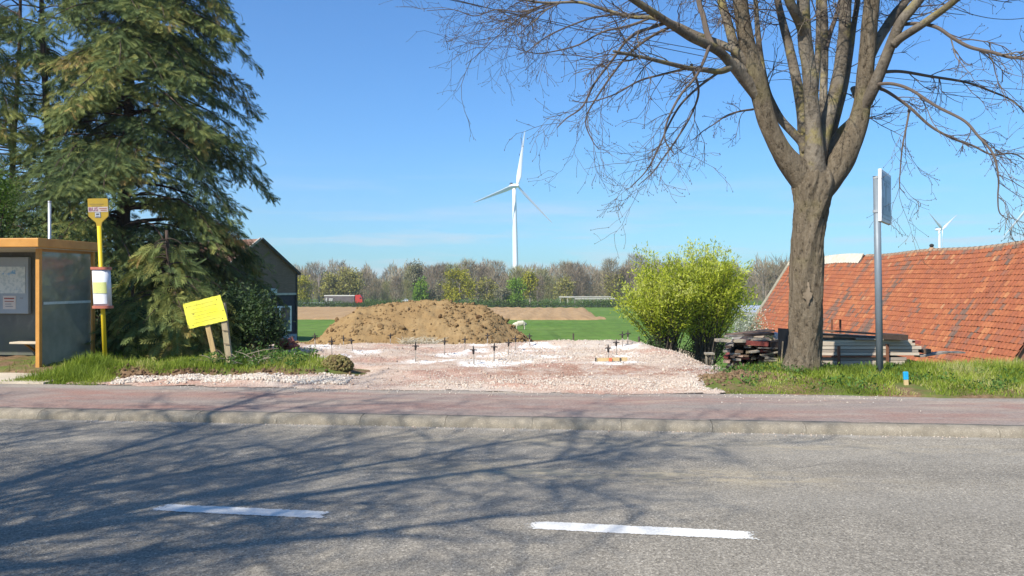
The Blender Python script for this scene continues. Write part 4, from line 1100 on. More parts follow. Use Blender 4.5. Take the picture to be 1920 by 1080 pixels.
grass_m = toned('verge_grass', [(0, (.10, .145, .018)), (.35, (.19, .265, .028)), (.65, (.29, .37, .04)), (.85, (.40, .44, .08)), (1, (.50, .46, .20))], .15, 3, .6, .35)
b = Buf()
N = 105000
x = RNG.uniform(2.6, 11, N); y = RNG.uniform(9.9, 14.6, N); v = vv(x, y)
edge = 10.80 + .10 * fbm(x, x * 0, 2.0, 3)
left = 3.0 + .35 * fbm(y, x * 0, 1.5, 3) + np.where(v > 11.3, .55, 0) + np.where(v > 12.2, .35, 0)
soilp = np.exp(-(np.hypot((x - 3.4) / .6, (y - 11.8) / .34)) ** 2)
worn = fbm(x, y, .9, 4)
k_ = (v > edge) & (x > left) & (v < 13.9) & (RNG.random(N) > soilp * 1.25) & (RNG.random(N) < np.clip(.82 + 1.2 * worn, .25, 1)) & (np.hypot(x - tree.location[0], y - TY0) > .36) & (np.hypot((x - 5.53) / .18, (y - 10.7) / .38) > 1)
x, y, v, worn = x[k_], y[k_], v[k_], worn[k_]
h = (.06 + .13 * smooth(11.0, 12.9, v) * np.clip(.75 + 1.2 * fbm(x, y, 1.3, 3), .3, 1.4)) * RNG.uniform(.5, 1.25, len(x))
h *= np.where(x < tree.location[0] - .25, .5, 1.0)
h *= np.where(np.hypot(x - tree.location[0], y - TY0) < .9, 1.15, 1)
tn = np.clip(.48 + 1.0 * fbm(x, y, 1.3, 4) + RNG.normal(0, .18, len(x)) + .40 * (RNG.random(len(x)) > .90), 0, 1)
blades(b, x, y, H(x, y) - .005, h, tn)
# tuft in front of the shelter
N = 15000
x = RNG.uniform(-8.3, -6.1, N); y = RNG.uniform(11.2, 13.4, N)
TUFT = [(-7.75, 11.62), (-6.25, 11.45), (-6.0, 11.8), (-6.35, 12.5), (-6.6, 13.3), (-7.4, 13.2), (-7.6, 12.7)]
dd = seg_dist(x, y, TUFT) + .12 * fbm(x, y, 2, 3)
k_ = dd > 0; x, y, dd = x[k_], y[k_], dd[k_]
h = (.07 + .17 * smooth(0, .35, dd)) * RNG.uniform(.5, 1.2, len(x))
blades(b, x, y, np.maximum(H(x, y), .10) - .005, h, np.clip(.52 + .4 * fbm(x, y, 1.5, 3) + RNG.normal(0, .15, len(x)), 0, 1))
# bank top
N = 42000
x = RNG.uniform(-8.5, -2.6, N); y = RNG.uniform(12.2, 16.5, N)
dd = seg_dist(x, y, BANK) + .12 * fbm(x, y, 2, 3)
k_ = (dd > .12) & (RNG.random(N) < np.clip(.55 + 1.7 * fbm(x, y, .9, 4), .06, 1)) & (y < 15.4); x, y = x[k_], y[k_]
h = RNG.uniform(.04, .13, len(x)) * np.clip(1 + 1.0 * fbm(x, y, 1.3, 3), .5, 1.7)
blades(b, x, y, H(x, y) - .005, h, np.clip(.55 + .7 * fbm(x, y, 1.5, 3) + RNG.normal(0, .2, len(x)), 0, 1))
# rough grass between pile and gravel, and below the willows
N = 16000
x = RNG.uniform(3.3, 9, N); y = RNG.uniform(13.3, 19, N)
k_ = (seg_dist(x, y, SITE) < -.15) & (RNG.random(N) < .8); x, y = x[k_], y[k_]
blades(b, x, y, H(x, y) - .005, RNG.uniform(.05, .16, len(x)), np.clip(.42 + .5 * fbm(x, y, 1.2, 3) + RNG.normal(0, .15, len(x)), 0, 1))
put('verge_grass', b.mesh('verge_grass'), grass_m, label='long green grass on the verges and the bank', cat='grass', kind='stuff')
wb = Buf(); N = 3200
cxw = RNG.uniform(3.3, 9.5, 90); cyw = RNG.uniform(10.4, 13.2, 90); kw = RNG.integers(0, 90, N)
x = cxw[kw] + RNG.normal(0, .09, N); y = cyw[kw] + RNG.normal(0, .09, N); k_ = (vv(x, y) > 10.9) & (np.hypot(x - 5.5, y - 10.8) > .35); x, y = x[k_], y[k_]
leaves(wb, np.stack([x, y, H(x, y) + RNG.uniform(.01, .12, len(x))], 1), RNG.uniform(.03, .075, len(x)), RNG.random(len(x)), up=1.2)
put('verge_weeds', wb.mesh('verge_weeds'), weed, label='broad-leaved weeds growing in the grass under the street tree', cat='weeds', kind='stuff')
# dead sticks lying under the yellow board
rt = thing('dead_twigs', P(455, 684, 13.3), 'tangle of pale dead twigs lying beside the yellow board posts', 'twigs')
b = Buf()
for i in range(46):
    p0 = P(random.uniform(395, 500), random.uniform(664, 690), random.uniform(13.0, 13.6)); p0[2] = max(p0[2], .28)
    d_ = np.array([random.gauss(0, .25), random.gauss(0, .12), random.uniform(-.04, .14)])
    tube(b, [p0, p0 + d_ * .5 + [0, 0, .02], p0 + d_], [.007, .006, .003], 4, random.random(), False)
part('sticks', b, toned('dead_wood', [(0, (.12, .085, .06)), (1, (.38, .31, .24))], .1), rt, kind='stuff')

# ------------------------------------------------------------------ the far wood
bare_m = toned('bare_wood_twigs', [(0, (.19, .145, .105)), (.5, (.265, .21, .145)), (1, (.31, .275, .15))], .15, .2, .95)
farbark = toned('far_trunk', [(0, (.16, .13, .11)), (1, (.34, .30, .25))], .1, 1, .95)
def bare_mesh(seed, ht, wd, n, tn, leafy=0.0):
    rg = np.random.default_rng(seed)
    tk = Buf()
    zz = np.linspace(0, ht * .8, 6)
    tube(tk, np.stack([.2 * np.sin(zz * .3 + seed), .1 * zz / ht, zz], 1), np.linspace(.20, .05, 6), 6, rg.random(), False)
    for i in range(10):
        z = rg.uniform(.25, .75) * ht; a = rg.uniform(0, 6.28); L = wd * rg.uniform(.5, 1)
        e_ = np.array([math.cos(a) * L, math.sin(a) * L, z + L * rg.uniform(.8, 1.8)])
        tube(tk, [[0, 0, z], e_ * [.45, .45, .5] + [0, 0, z * .5 + .2], e_], [.08, .05, .02], 4, rg.random(), False)
    fo = Buf()
    h_ = rg.uniform(.10, 1, n) ** .8
    rr = wd * np.sqrt(np.clip(1 - ((h_ - .55) / .52) ** 2, .04, 1)) * rg.random(n) ** .55
    a = rg.uniform(0, 6.28, n)
    pos = np.stack([rr * np.cos(a), rr * np.sin(a), h_ * ht], 1)
    ax = np.stack([np.cos(a) * .5, np.sin(a) * .5, np.full(n, 1.0)], 1) + rg.normal(0, .45, (n, 3))
    tv = np.array([(0, 0, 0), (.5, -.022, .0), (1, 0, 0), (.5, .022, 0)])
    stamp(fo, tv, LEAFF, pos, frames(ax, rg.normal(size=(n, 3))), rg.uniform(.9, 2.6, n), np.clip(tn + rg.normal(0, .25, n), 0, 1))
    return tk, fo
def far_ground(Y): return float(H(0, Y))
WX = lambda px, Y: (px - 960) / FPX * Y
variants = []
for i, (ht, wd) in enumerate([(13, 3.2), (12, 2.6), (14, 3.6), (11.5, 3.0), (13.5, 2.8)]):
    tk, fo = bare_mesh(40 + i, ht, wd, 2000, .35 + .1 * i)
    variants.append((tk.mesh('trunk'), fo.mesh('crown')))
spring_m = toned('spring_twigs', [(0, (.17, .15, .08)), (.5, (.25, .23, .10)), (1, (.32, .33, .12))], .15, .2, .95)
variants_g = [(bare_mesh(50 + i, 11.5 + i, 2.9, 1900, .55)) for i in range(2)]
variants_g = [(a_.mesh('trunk'), c_.mesh('crown')) for a_, c_ in variants_g]
BARE_G = 'bare brown trees of the far wood'
i = 0
for px in np.arange(548, 1500, 17.5):
    Y = random.uniform(240, 270)
    px_ = px + random.uniform(-6, 6)
    o = thing('bare_tree', (WX(px_, Y), Y, far_ground(Y) - .3), 'slim leafless brown tree in the wood beyond the fields', 'tree', BARE_G)
    spring = random.random() < .35
    tk, fo = variants_g[i % 2] if spring else variants[i % 5]
    if spring: o['label'] = 'slim tree with a faint green spring haze in the wood beyond the fields'
    put('trunk', tk, farbark, o); c_ = put('crown', fo, spring_m if spring else bare_m, o); c_['kind'] = 'stuff'
    s_ = random.uniform(.62, 1.10) * (.92 if px < 760 else 1.06); o.scale = (s_, s_, s_); o.rotation_euler = (0, 0, random.uniform(0, 6))
    i += 1
# depth of the wood behind
b = Buf()
n = 62000
px = RNG.uniform(380, 1640, n); Y = RNG.uniform(272, 335, n)
hh_ = RNG.random(n) ** .75
topz = np.interp(px, [380, 560, 640, 720, 800, 900, 1000, 1100, 1200, 1300, 1420, 1480, 1640], [10, 10.5, 11.5, 11.2, 12.5, 13, 12.5, 13.8, 14.5, 13, 13, 15, 14]) + 6.5 * fbm(px, Y * .01, .045, 4)
pos = np.stack([(px - 960) / FPX * Y, Y, -6.3 + hh_ * topz], 1)
ax = np.array([0, 0, 1.0]) + RNG.normal(0, .42, (n, 3))
stamp(b, np.array([(0, 0, 0), (.5, -.036, 0), (1, 0, 0), (.5, .036, 0)]), LEAFF, pos, frames(ax, RNG.normal(size=(n, 3))), RNG.uniform(1.0, 3.2, n), np.clip(.4 + .5 * fbm(px, px * 0, .02, 3) + RNG.normal(0, .22, n), 0, 1))
put('far_wood', b.mesh('far_wood'), bare_m, label='hazy brown mass of bare woodland closing the view', cat='wood', kind='stuff')

far_green = {
 'bright': toned('far_leaf_bright', [(0, (.11, .20, .02)), (.5, (.18, .30, .03)), (1, (.25, .38, .045))], .1, 1, .7, .3),
 'yellow': toned('far_leaf_yellow', [(0, (.24, .23, .02)), (.5, (.36, .34, .03)), (1, (.44, .41, .045))], .1, 1, .7, .3),
 'olive': toned('far_leaf_olive', [(0, (.19, .175, .045)), (.5, (.27, .25, .06)), (1, (.36, .34, .085))], .1, 1, .8, .2),
 'grey': toned('far_leaf_grey', [(0, (.14, .14, .07)), (.5, (.20, .19, .10)), (1, (.27, .255, .155))], .1, 1, .8, .1)}
def far_tree(px, ytop, wpx, Y, kind, label, n=2200, low=.12, seed=0, lsz=(.4, .95)):
    n = int(n * 1.5)
    rg = np.random.default_rng(seed + 100)
    g = far_ground(Y); zt = CAMZ - (ytop - HORIZON) / FPX * Y; ht = zt - g; wd = wpx / 2 / FPX * Y
    o = thing('leafing_tree', (WX(px, Y), Y, g), label, 'tree')
    tk = Buf(); zz = np.linspace(0, ht * .85, 6)
    tube(tk, np.array(o.location) + np.stack([.15 * np.sin(zz * .4), 0 * zz, zz], 1), np.linspace(.22, .05, 6), 6, rg.random(), False)
    nb = 22; cen = []
    for q in range(nb):
        h_ = rg.uniform(low + .08, .93); a = rg.uniform(0, 6.28); rr = wd * math.sqrt(max(.06, 1 - ((h_ - .5) / .5) ** 2)) * rg.uniform(.35, .85)
        e_ = np.array(o.location) + [rr * math.cos(a), rr * math.sin(a), h_ * ht]; cen.append(e_)
        tube(tk, [np.array(o.location) + [0, 0, h_ * ht * .6], e_], [.07, .02], 4, rg.random(), False)
    part('trunk', tk, farbark, o)
    cen = np.array(cen); k_ = rg.integers(0, nb, n)
    pos = cen[k_] + rg.normal(0, 1, (n, 3)) * np.array([wd, wd, ht * .42]) * .20
    b = Buf(); leaves(b, pos, rg.uniform(*lsz, n), np.clip(.5 + .09 * ((k_ % 5) - 2) + rg.normal(0, .2, n), 0, 1))
    c_ = part('crown', b, far_green[kind], o, kind='stuff')
far_tree(566, 519, 44, 236, 'yellow', 'yellow-green tree beside the right edge of the house', 1500, seed=1)
far_tree(652, 506, 60, 240, 'olive', 'broad olive-yellow tree rising above the red-cabbed lorry', 1700, .25, seed=2)
far_tree(618, 516, 40, 238, 'olive', 'small olive tree left of the lorry', 900, .3, seed=3)
far_tree(779, 494, 44, 262, 'grey', 'tall grey-green rounded tree standing above the wood behind the mound', 1300, .45, seed=4)
far_tree(790, 523, 30, 222, 'bright', 'narrow fresh green tree just above the mound crest', 1100, seed=5)
far_tree(818, 530, 30, 224, 'grey', 'thin grey-green tree between the fresh green and the yellow tree', 700, .1, seed=6)
far_tree(861, 505, 60, 222, 'yellow', 'bright yellow-green rounded tree above the middle of the mound', 2400, seed=7)
far_tree(912, 520, 40, 226, 'olive', 'pale olive tree left of the turbine foot', 800, .1, seed=8)
far_tree(964, 524, 48, 218, 'bright', 'fresh green bushy tree in front of the turbine foot', 2000, .03, seed=9)
far_tree(993, 512, 32, 226, 'yellow', 'small yellow-olive tree just right of the turbine foot', 1100, .2, seed=10)
far_tree(1060, 515, 44, 240, 'olive', 'olive tinted tree behind the pale motorway barrier', 700, .2, seed=11)
far_tree(1150, 512, 44, 240, 'olive', 'olive tinted tree beside the pollard willow', 700, .2, seed=12)
far_tree(940, 540, 40, 216, 'grey', 'low grey-green sapling left of the bushy green tree', 700, .05, seed=14)
# the tall bare tree left
o = thing('bare_tree', (WX(598, 240), 240, far_ground(240)), 'tall bare tree with a fan of branches rising above the wood on the left', 'tree')
tk = Buf(); rg = np.random.default_rng(77); bx_ = np.array(o.location)
tube(tk, bx_ + np.array([[0, 0, 0], [.1, 0, 5], [0, 0, 9]]), [.30, .22, .12], 6)
for q in range(26):
    a = rg.uniform(-1, 1); e_ = bx_ + [a * 3.0, rg.uniform(-2, 2), 9.5 + 3.6 * math.sqrt(max(.05, 1 - a * a)) * rg.uniform(.75, 1.02)]
    m_ = bx_ + [a * 1.1, 0, 8.5 + rg.uniform(0, 1.5)]
    tube(tk, [bx_ + [0, 0, rg.uniform(5.5, 8.5)], m_, e_], [.10, .07, .03], 4, rg.random(), False)
    for k_ in range(3):
        tube(tk, [m_ * .4 + e_ * .6, e_ + rg.normal(0, .7, 3) + [0, 0, .3]], [.04, .02], 3, rg.random(), False)
part('trunk', tk, farbark, o)
# bare trees showing above the roof at the right
for q, (px, yt) in enumerate([(1432, 488), (1455, 484), (1474, 490)]):
    o = thing('bare_tree', (WX(px, 150), 150, far_ground(150)), ['bare tree behind the willow top', 'bare tree between the willow and the trunk', 'bare tree touching the trunk of the street tree'][q], 'tree', None)
    tk, fo = bare_mesh(90 + q, 9.2 + q % 2 * .6, 1.7, 420, .4)
    put('trunk', tk.mesh('trunk'), farbark, o); c_ = put('crown', fo.mesh('crown'), bare_m, o); c_['kind'] = 'stuff'
# hedge along the motorway: low bushes one can tell apart
hedge_m = toned('hedge_leaf', [(0, (.03, .055, .012)), (.5, (.06, .105, .02)), (1, (.11, .16, .035))], .15, 1, .8, .15)
hm = []
for q in range(4):
    rg = np.random.default_rng(60 + q); n = 420
    b = Buf(); pos = rg.normal(0, 1, (n, 3)) * [1.5, .9, .55] + [0, 0, .9]; pos[:, 2] = np.abs(pos[:, 2])
    leaves(b, pos, rg.uniform(.25, .55, n), rg.random(n)); hm.append(b.mesh('hedge_bush'))
q = 0
for px in np.arange(560, 1240, 14.0):
    Y = random.uniform(212, 219)
    o = put('hedge_bush', hm[q % 4], hedge_m, None, 'low dark green bush in the hedge row below the far wood', 'bush', 'hedge bushes beyond the ploughed field')
    o.location = (WX(px + random.uniform(-4, 4), Y), Y, far_ground(Y)); s_ = random.uniform(.7, 1.15); o.scale = (s_, s_, s_); q += 1
# ------------------------------------------------------------------ the barn with the great tiled roof
BX0, BY0, BY1 = 22.55, 30.0, 59.0            # ridge runs away from the road
PHI = math.radians(-2.2)
PITCH = math.radians(56.5)
rdir = np.array([math.sin(PHI), math.cos(PHI), 0]); ldir = np.array([-math.cos(PHI), math.sin(PHI), 0])
SLOPE = 6.5
RIDGE_Z = 3.42
rlen = BY1 - BY0
def sag(s): return -.10 * math.sin(math.pi * min(max((s - 3) / 20, 0), 1)) + .05 * math.sin(s * .7)
def roof_pt(s, q, lift=0.0, side=1):
    """s along the ridge from the near end, q down the slope"""
    o = np.array([BX0, BY0, RIDGE_Z + sag(s) * max(0, 1 - q / SLOPE)]) + rdir * s
    l_ = ldir * side
    dn = l_ * math.cos(PITCH) + np.array([0, 0, -math.sin(PITCH)])
    nr = l_ * math.sin(PITCH) + np.array([0, 0, math.cos(PITCH)])
    bow = .05 * math.sin(s * .35 + 1) * math.sin(q / SLOPE * 3.1)
    return o + dn * q + nr * (lift + bow), dn, nr
gz = -2.6
barn = thing('tiled_barn', (BX0, (BY0 + BY1) / 2, gz), 'long low barn under a steep orange pantile roof with weathered patches', 'barn')
brick_red = plain('barn_brick', (.30, .13, .08), (.20, .09, .06), 3, .9, .4)
b = Buf()                                        # deck under the tiles, both slopes, and walls
for side in (1, -1):
    a0 = roof_pt(0, 0, -.06, side)[0]; a1 = roof_pt(rlen, 0, -.06, side)[0]; a2 = roof_pt(rlen, SLOPE, -.06, side)[0]; a3 = roof_pt(0, SLOPE, -.06, side)[0]
    nn = 24
    rows = []
    for q in np.linspace(0, SLOPE, 6): rows.append([roof_pt(s, q, -.07, side)[0] for s in np.linspace(0, rlen, nn)])
    A = np.array(rows); grid(b, A[..., 0], A[..., 1], A[..., 2])
part('roof_deck', b, plain('roof_batten', (.16, .07, .045), None, 4, .95), barn)
half = SLOPE * math.cos(PITCH) - .25
ez = RIDGE_Z - SLOPE * math.sin(PITCH)
b = Buf()
for side in (1, -1):
    c = np.array([BX0, BY0, 0]) + rdir * rlen / 2 + ldir * side * (half - .15)
    box(b, (c[0], c[1], (gz + ez + .2) / 2), (.3, rlen - .3, ez + .2 - gz), -PHI)
for s in (.15, rlen - .15):
    o = np.array([BX0, BY0, 0]) + rdir * s
    p0 = o + ldir * half; p1 = o - ldir * half
    Vt = np.array([[p0[0], p0[1], gz], [p1[0], p1[1], gz], [p1[0], p1[1], ez + .2], [o[0], o[1], RIDGE_Z - .35], [p0[0], p0[1], ez + .2]])
    b.add(Vt, [[0, 1, 2, 3, 4]])
part('wall', b, brick_red, barn)
tile_stops = [(0, (.115, .085, .07)), (.16, (.18, .105, .075)), (.32, (.26, .098, .058)), (.55, (.30, .095, .045)), (.8, (.37, .135, .06)), (.92, (.41, .18, .08)), (1, (.30, .22, .14))]
tile_m = toned('pantile_clay', tile_stops, .28, 9, .85, bump=.3, bscale=30)
TW, TG = .225, .292
def tile_profile():
    xs = np.linspace(0, 1, 8)
    pr = np.sqrt(np.clip(.5 - .5 * np.cos(xs * 2 * math.pi * .96 + .1), 0, 1)) - .18 * np.exp(-((xs - .97) / .07) ** 2)
    return xs * TW * 1.03, pr * .085
TXs, TZs = tile_profile()
def tile_geo(s, q, dz=0.0, dr=0.0):
    """one pantile, its lower edge proud of the course below"""
    base, dn, nr = roof_pt(s, q)
    al = rdir
    v = []
    for (qq, lf, th) in ((-.03, .0, 0), (TG + .035, .042, 0), (TG + .035, .042, -.034)):
        for x_, z_ in zip(TXs, TZs):
            v.append(base + al * (x_ + dr * qq) + dn * qq + nr * (lf + z_ + th + dz))
    n = len(TXs); f = []
    for r_ in range(2):
        for k_ in range(n - 1): f.append([r_ * n + k_, r_ * n + k_ + 1, (r_ + 1) * n + k_ + 1, (r_ + 1) * n + k_])
    return np.array(v), f
ncol = int(rlen / TW); nrow = int(SLOPE / TG)
rest = Buf(); singles = []
for r_ in range(nrow):
    for c_ in range(ncol):
        s = c_ * TW + (0.0); q = r_ * TG + .05
        if r_ < 2 and s > 17.6: continue                       # the pale sheet lies there
        nz = float(fbm(c_ * .16 + r_ * .02, r_ * .10, 1.0, 3)); n2 = float(fbm(c_ * .6, r_ * .5, 1.0, 2))
        tn = .58 + .20 * nz + random.gauss(0, .10)
        strk = float(fbm(c_ * .30 + 40, r_ * .07 + 3, 1.0, 3))
        if strk > .22 + .35 * random.random(): tn = random.uniform(.04, .34)
        elif random.random() < .035: tn = random.uniform(.05, .3)
        elif random.random() < .02: tn = random.uniform(.8, .95)
        if r_ < 3 and n2 > .1 and random.random() < .5: tn = random.uniform(.92, 1.0) if random.random() < .4 else random.uniform(.1, .3)
        v_, f_ = tile_geo(s, q, random.gauss(0, .005), random.gauss(0, .018))
        # the 300 that show largest: the near columns inside the picture
        if 4.5 <= s <= 7.6 and r_ < 22 and len(singles) < 300: singles.append((v_, f_, tn))
        else: rest.add(v_, f_, np.clip(tn, 0, 1))
part('roof_tiles', rest, tile_m, barn, kind='stuff')
off = np.array(barn.location)
for v_, f_, tn in singles:
    bb = Buf(); bb.add(v_, f_, float(np.clip(tn, 0, 1)))
    put('roof_tile', bb.mesh('roof_tile', off), tile_m, barn)
# plain far slope
b = Buf()
A = np.array([[roof_pt(s, q, .02 + .03 * math.sin(s * 14), -1)[0] for s in np.linspace(0, rlen, 260)] for q in np.linspace(0, SLOPE, 4)])
grid(b, A[..., 0], A[..., 1], A[..., 2], .5)
part('back_slope', b, tile_m, barn)
ridge_m = plain('ridge_tile_mortar', (.40, .26, .17), (.27, .17, .11), 3, .95, .5)
s = 0
while s < 17.5:
    b = Buf(); L = .42
    a0 = roof_pt(s, 0)[0]; a1 = roof_pt(s + L * .97, 0)[0]
    an = np.linspace(-1.9, 1.9, 8)
    R0 = np.array([a0 + [0, 0, -.04] + (-ldir) * .15 * math.sin(x_) + np.array([0, 0, .13 * math.cos(x_)]) for x_ in an])
    R1 = np.array([a1 + [0, 0, -.05] + (-ldir) * .14 * math.sin(x_) + np.array([0, 0, .12 * math.cos(x_)]) for x_ in an])
    A = np.stack([R0, R1]); grid(b, A[..., 0], A[..., 1], A[..., 2])
    part('ridge_tile', b, ridge_m, barn, True)
    s += L
# pale corrugated sheets patched over the far end of the ridge
b = Buf()
ss = np.linspace(17.8, rlen + .1, 190); qs = np.linspace(-.05, .66, 4)
A = np.array([[roof_pt(s_, q_, .11 + .034 * math.sin(s_ * 2 * math.pi / .34))[0] for s_ in ss] for q_ in qs])
grid(b, A[..., 0], A[..., 1], A[..., 2])
part('ridge_sheet', b, plain('cream_fibre_cement', (.54, .475, .38), (.40, .35, .28), 2.5, .9, .3), barn)
b = Buf()
e0 = roof_pt(17.7, .05, .2)[0]; e1 = roof_pt(17.7, .75, .06)[0]
beam(b, e0, e1, .10, .03)
part('flashing', b, plain('torn_flashing', (.16, .13, .11), None, 4, .9), barn)
b = Buf()
for q0, q1 in zip(np.linspace(0, SLOPE + .1, 9)[:-1], np.linspace(0, SLOPE + .1, 9)[1:]):
    beam(b, roof_pt(rlen + .02, q0, .07)[0], roof_pt(rlen + .02, q1, .07)[0], .42, .10, up=(0, 0, 1))
part('verge', b, plain('verge_mortar', (.33, .29, .21), (.24, .21, .15), 4, .95, .5), barn)
b = Buf()
vp_ = roof_pt(10.8, 0)[0]
tube(b, [vp_ + [0, 0, -.05], vp_ + [0, 0, .14]], [.17, .12], 10); part('vent', b, ridge_m, barn)
b = Buf(); tube(b, [vp_ + [0, 0, .14], vp_ + [0, 0, .20], vp_ + [0, 0, .28], vp_ + [0, 0, .33]], [.05, .11, .11, .03], 10)
part('vent_cap', b, plain('dark_cap', (.03, .028, .028)), barn, True)

# tin shed beyond the barn
sh = thing('tin_shed', P(1415, 640, 63), 'small shed with a grey corrugated roof beyond the barn gable', 'shed')
sb = P(1416, 600, 63); sx, sy = sb[0], sb[1]; zg = float(H(sx, sy))
b = Buf(); box(b, (sx, sy, (zg - .7) / 2), (3.0, 3.0, (-.75 - zg)), -.2); part('wall', b, plain('weathered_boards', (.32, .30, .27), None, 4, .95), sh)
b = Buf()
gx_ = np.linspace(-1.75, 1.75, 70); gy_ = np.linspace(-1.8, 1.8, 4)
X, Y = np.meshgrid(gx_, gy_); Rz = rotz(-.2)
Z = -.62 + .20 * Y + .03 * np.sin(X * 2 * math.pi / .18)
Q = np.stack([X, Y, Z], -1) @ Rz.T
grid(b, Q[..., 0] + sx, Q[..., 1] + sy, Q[..., 2]); part('roof', b, plain('galvanised_sheet', (.46, .50, .56), (.34, .37, .42), 1.5, .5, metal=.3), sh)
po = thing('wooden_post', P(1446, 590, 61), 'weathered wooden post with a dark fitting beside the barn verge', 'post')
b = Buf(); p0 = P(1441, 600, 61); tube(b, [p0 + [0, 0, -2], P(1436, 545, 61)], [.09, .08], 6); tube(b, [P(1449, 600, 61), P(1449, 548, 61)], [.07, .06], 6); part('pole', b, plain('grey_wood', (.26, .21, .16), None, 5, .95), po)
b = Buf(); box(b, P(1445, 556, 60.8), (.34, .2, .85)); part('fitting', b, plain('dark_rusty_iron', (.09, .06, .05)), po)

# ------------------------------------------------------------------ the house behind the conifers
PSI = math.radians(35)
gdir = np.array([math.sin(PSI), math.cos(PSI), 0]); hdir = np.array([-math.cos(PSI), math.sin(PSI), 0])   # hdir: along the house, away to the left
HB = P(555, 513, 50.0); HZ = HB[2]; HD = 5.6; HL = 10.0; HR = 4.30; hgz = float(H(HB[0], 50)) - .1
FC = HB - gdir * HD; FC[2] = HZ
house = thing('brick_house', (HB[0] - 3, 50, hgz), 'dark brick house with a steep gable and light roof edge behind the conifers', 'house')
t = NT('dark_house_brick')
mp = t.n('ShaderNodeMapping'); t.l(t.tc.outputs['Object'], mp.inputs[0]); mp.inputs['Rotation'].default_value = (math.radians(90), 0, 0)
mp.inputs['Rotation'].default_value = (0, 0, PSI - math.radians(90))
brk = t.n('ShaderNodeTexBrick'); cmb = t.n('ShaderNodeCombineXYZ'); sp = t.n('ShaderNodeSeparateXYZ')
t.l(mp.outputs[0], sp.inputs[0]); t.l(sp.outputs['X'], cmb.inputs['X']); t.l(sp.outputs['Z'], cmb.inputs['Y']); t.l(cmb.outputs[0], brk.inputs['Vector'])
for k_, v_ in (('Scale', 1.0), ('Brick Width', .23), ('Row Height', .075), ('Mortar Size', .012)): brk.inputs[k_].default_value = v_
brk.inputs['Color1'].default_value = (.165, .112, .085, 1); brk.inputs['Color2'].default_value = (.215, .15, .115, 1); brk.inputs['Mortar'].default_value = (.12, .098, .082, 1)
hb_m = t.done(brk.outputs['Color'], .9, brk.outputs['Fac'], -.3, .01)
FL2 = CAMZ - (551 - HORIZON) / FPX * 50
mid = HB - gdir * HD / 2
def prism(b, pts2, depth_dir, depth):
    """wall outline extruded back along depth_dir"""
    n = len(pts2); p_ = np.array(pts2); q_ = p_ + depth_dir * depth
    b.add(np.vstack([p_, q_]), [[k_, (k_ + 1) % n, n + (k_ + 1) % n, n + k_] for k_ in range(n)])
    b.f.setdefault(n, []).append(np.array([[b.n - 2 * n + k_ for k_ in range(n)][::-1], [b.n - n + k_ for k_ in range(n)]]))
b = Buf()
prism(b, [[HB[0], HB[1], FL2], [HB[0], HB[1], HZ], [mid[0], mid[1], HR], [FC[0], FC[1], HZ], [FC[0], FC[1], FL2]], hdir, HL)
part('wall', b, hb_m, house)
b = Buf(); i_ = .02
prism(b, [[*(HB - gdir * i_ + hdir * .05)[:2], hgz], [*(HB - gdir * i_ + hdir * .05)[:2], FL2], [*(FC + gdir * i_ + hdir * .05)[:2], FL2], [*(FC + gdir * i_ + hdir * .05)[:2], hgz]], hdir, HL - .1)
part('ground_floor_cladding', b, plain('slate_blue_cladding', (.022, .026, .042), (.03, .034, .05), 4, .6), house)
def gable_box(name, g0, g1, z0, z1, out, th, mat, bev=0):
    """a piece on the gable: g measured forwards from the back corner"""
    bb = Buf(); c = HB - gdir * (g0 + g1) / 2 - hdir * (out - th / 2)
    box(bb, (c[0], c[1], (z0 + z1) / 2), (abs(g1 - g0), th, z1 - z0), math.atan2(gdir[1], gdir[0])); return part(name, bb, mat, house)
conc = plain('pale_lintel', (.50, .49, .47), None, 3, .8)
gable_box('lintel', -.02, 2.6, FL2 - .06, FL2 + .07, .05, .06, conc)
gable_box('plinth', -.02, 3.4, hgz, hgz + .55, .06, .10, plain('blue_grey_plinth', (.30, .36, .42), None, 3, .8), 0)
white_pvc = plain('white_window_frame', (.74, .76, .78), (.68, .70, .72), 3, .4)
zc0, zc1 = CAMZ - (620 - HORIZON) / FPX * 50, CAMZ - (573 - HORIZON) / FPX * 50
wf = gable_box('window', .40, 2.3, zc0, zc1, .06, .06, white_pvc)
glass_dark = plain('window_glass', (.10, .16, .18), (.05, .08, .09), .7, .08, spec=.6)
bb = Buf()
for g0, g1 in ((.55, 1.25), (1.4, 2.15)):
    c = HB - gdir * (g0 + g1) / 2 - hdir * .075
    box(bb, (c[0], c[1], (zc0 + zc1) / 2), (g1 - g0, .03, zc1 - zc0 - .2), math.atan2(gdir[1], gdir[0]))
put('pane', bb.mesh('pane', root_loc(house)), glass_dark, wf)
gable_box('awning_box', 1.6, 2.9, FL2 + .09, FL2 + .36, .16, .15, plain('pale_blue_box', (.55, .62, .68), None, 3, .6))
gable_box('drainpipe', -.09, .02, hgz, HZ, .05, .10, plain('dark_drainpipe', (.05, .045, .045)))
roof_m = plain('old_brown_roof_tile', (.25, .13, .085), (.17, .10, .075), 2.5, .9, .6, 9)
rp = math.hypot(HD / 2, HR - HZ)
ang = math.atan2(HR - HZ, HD / 2)
rf = None
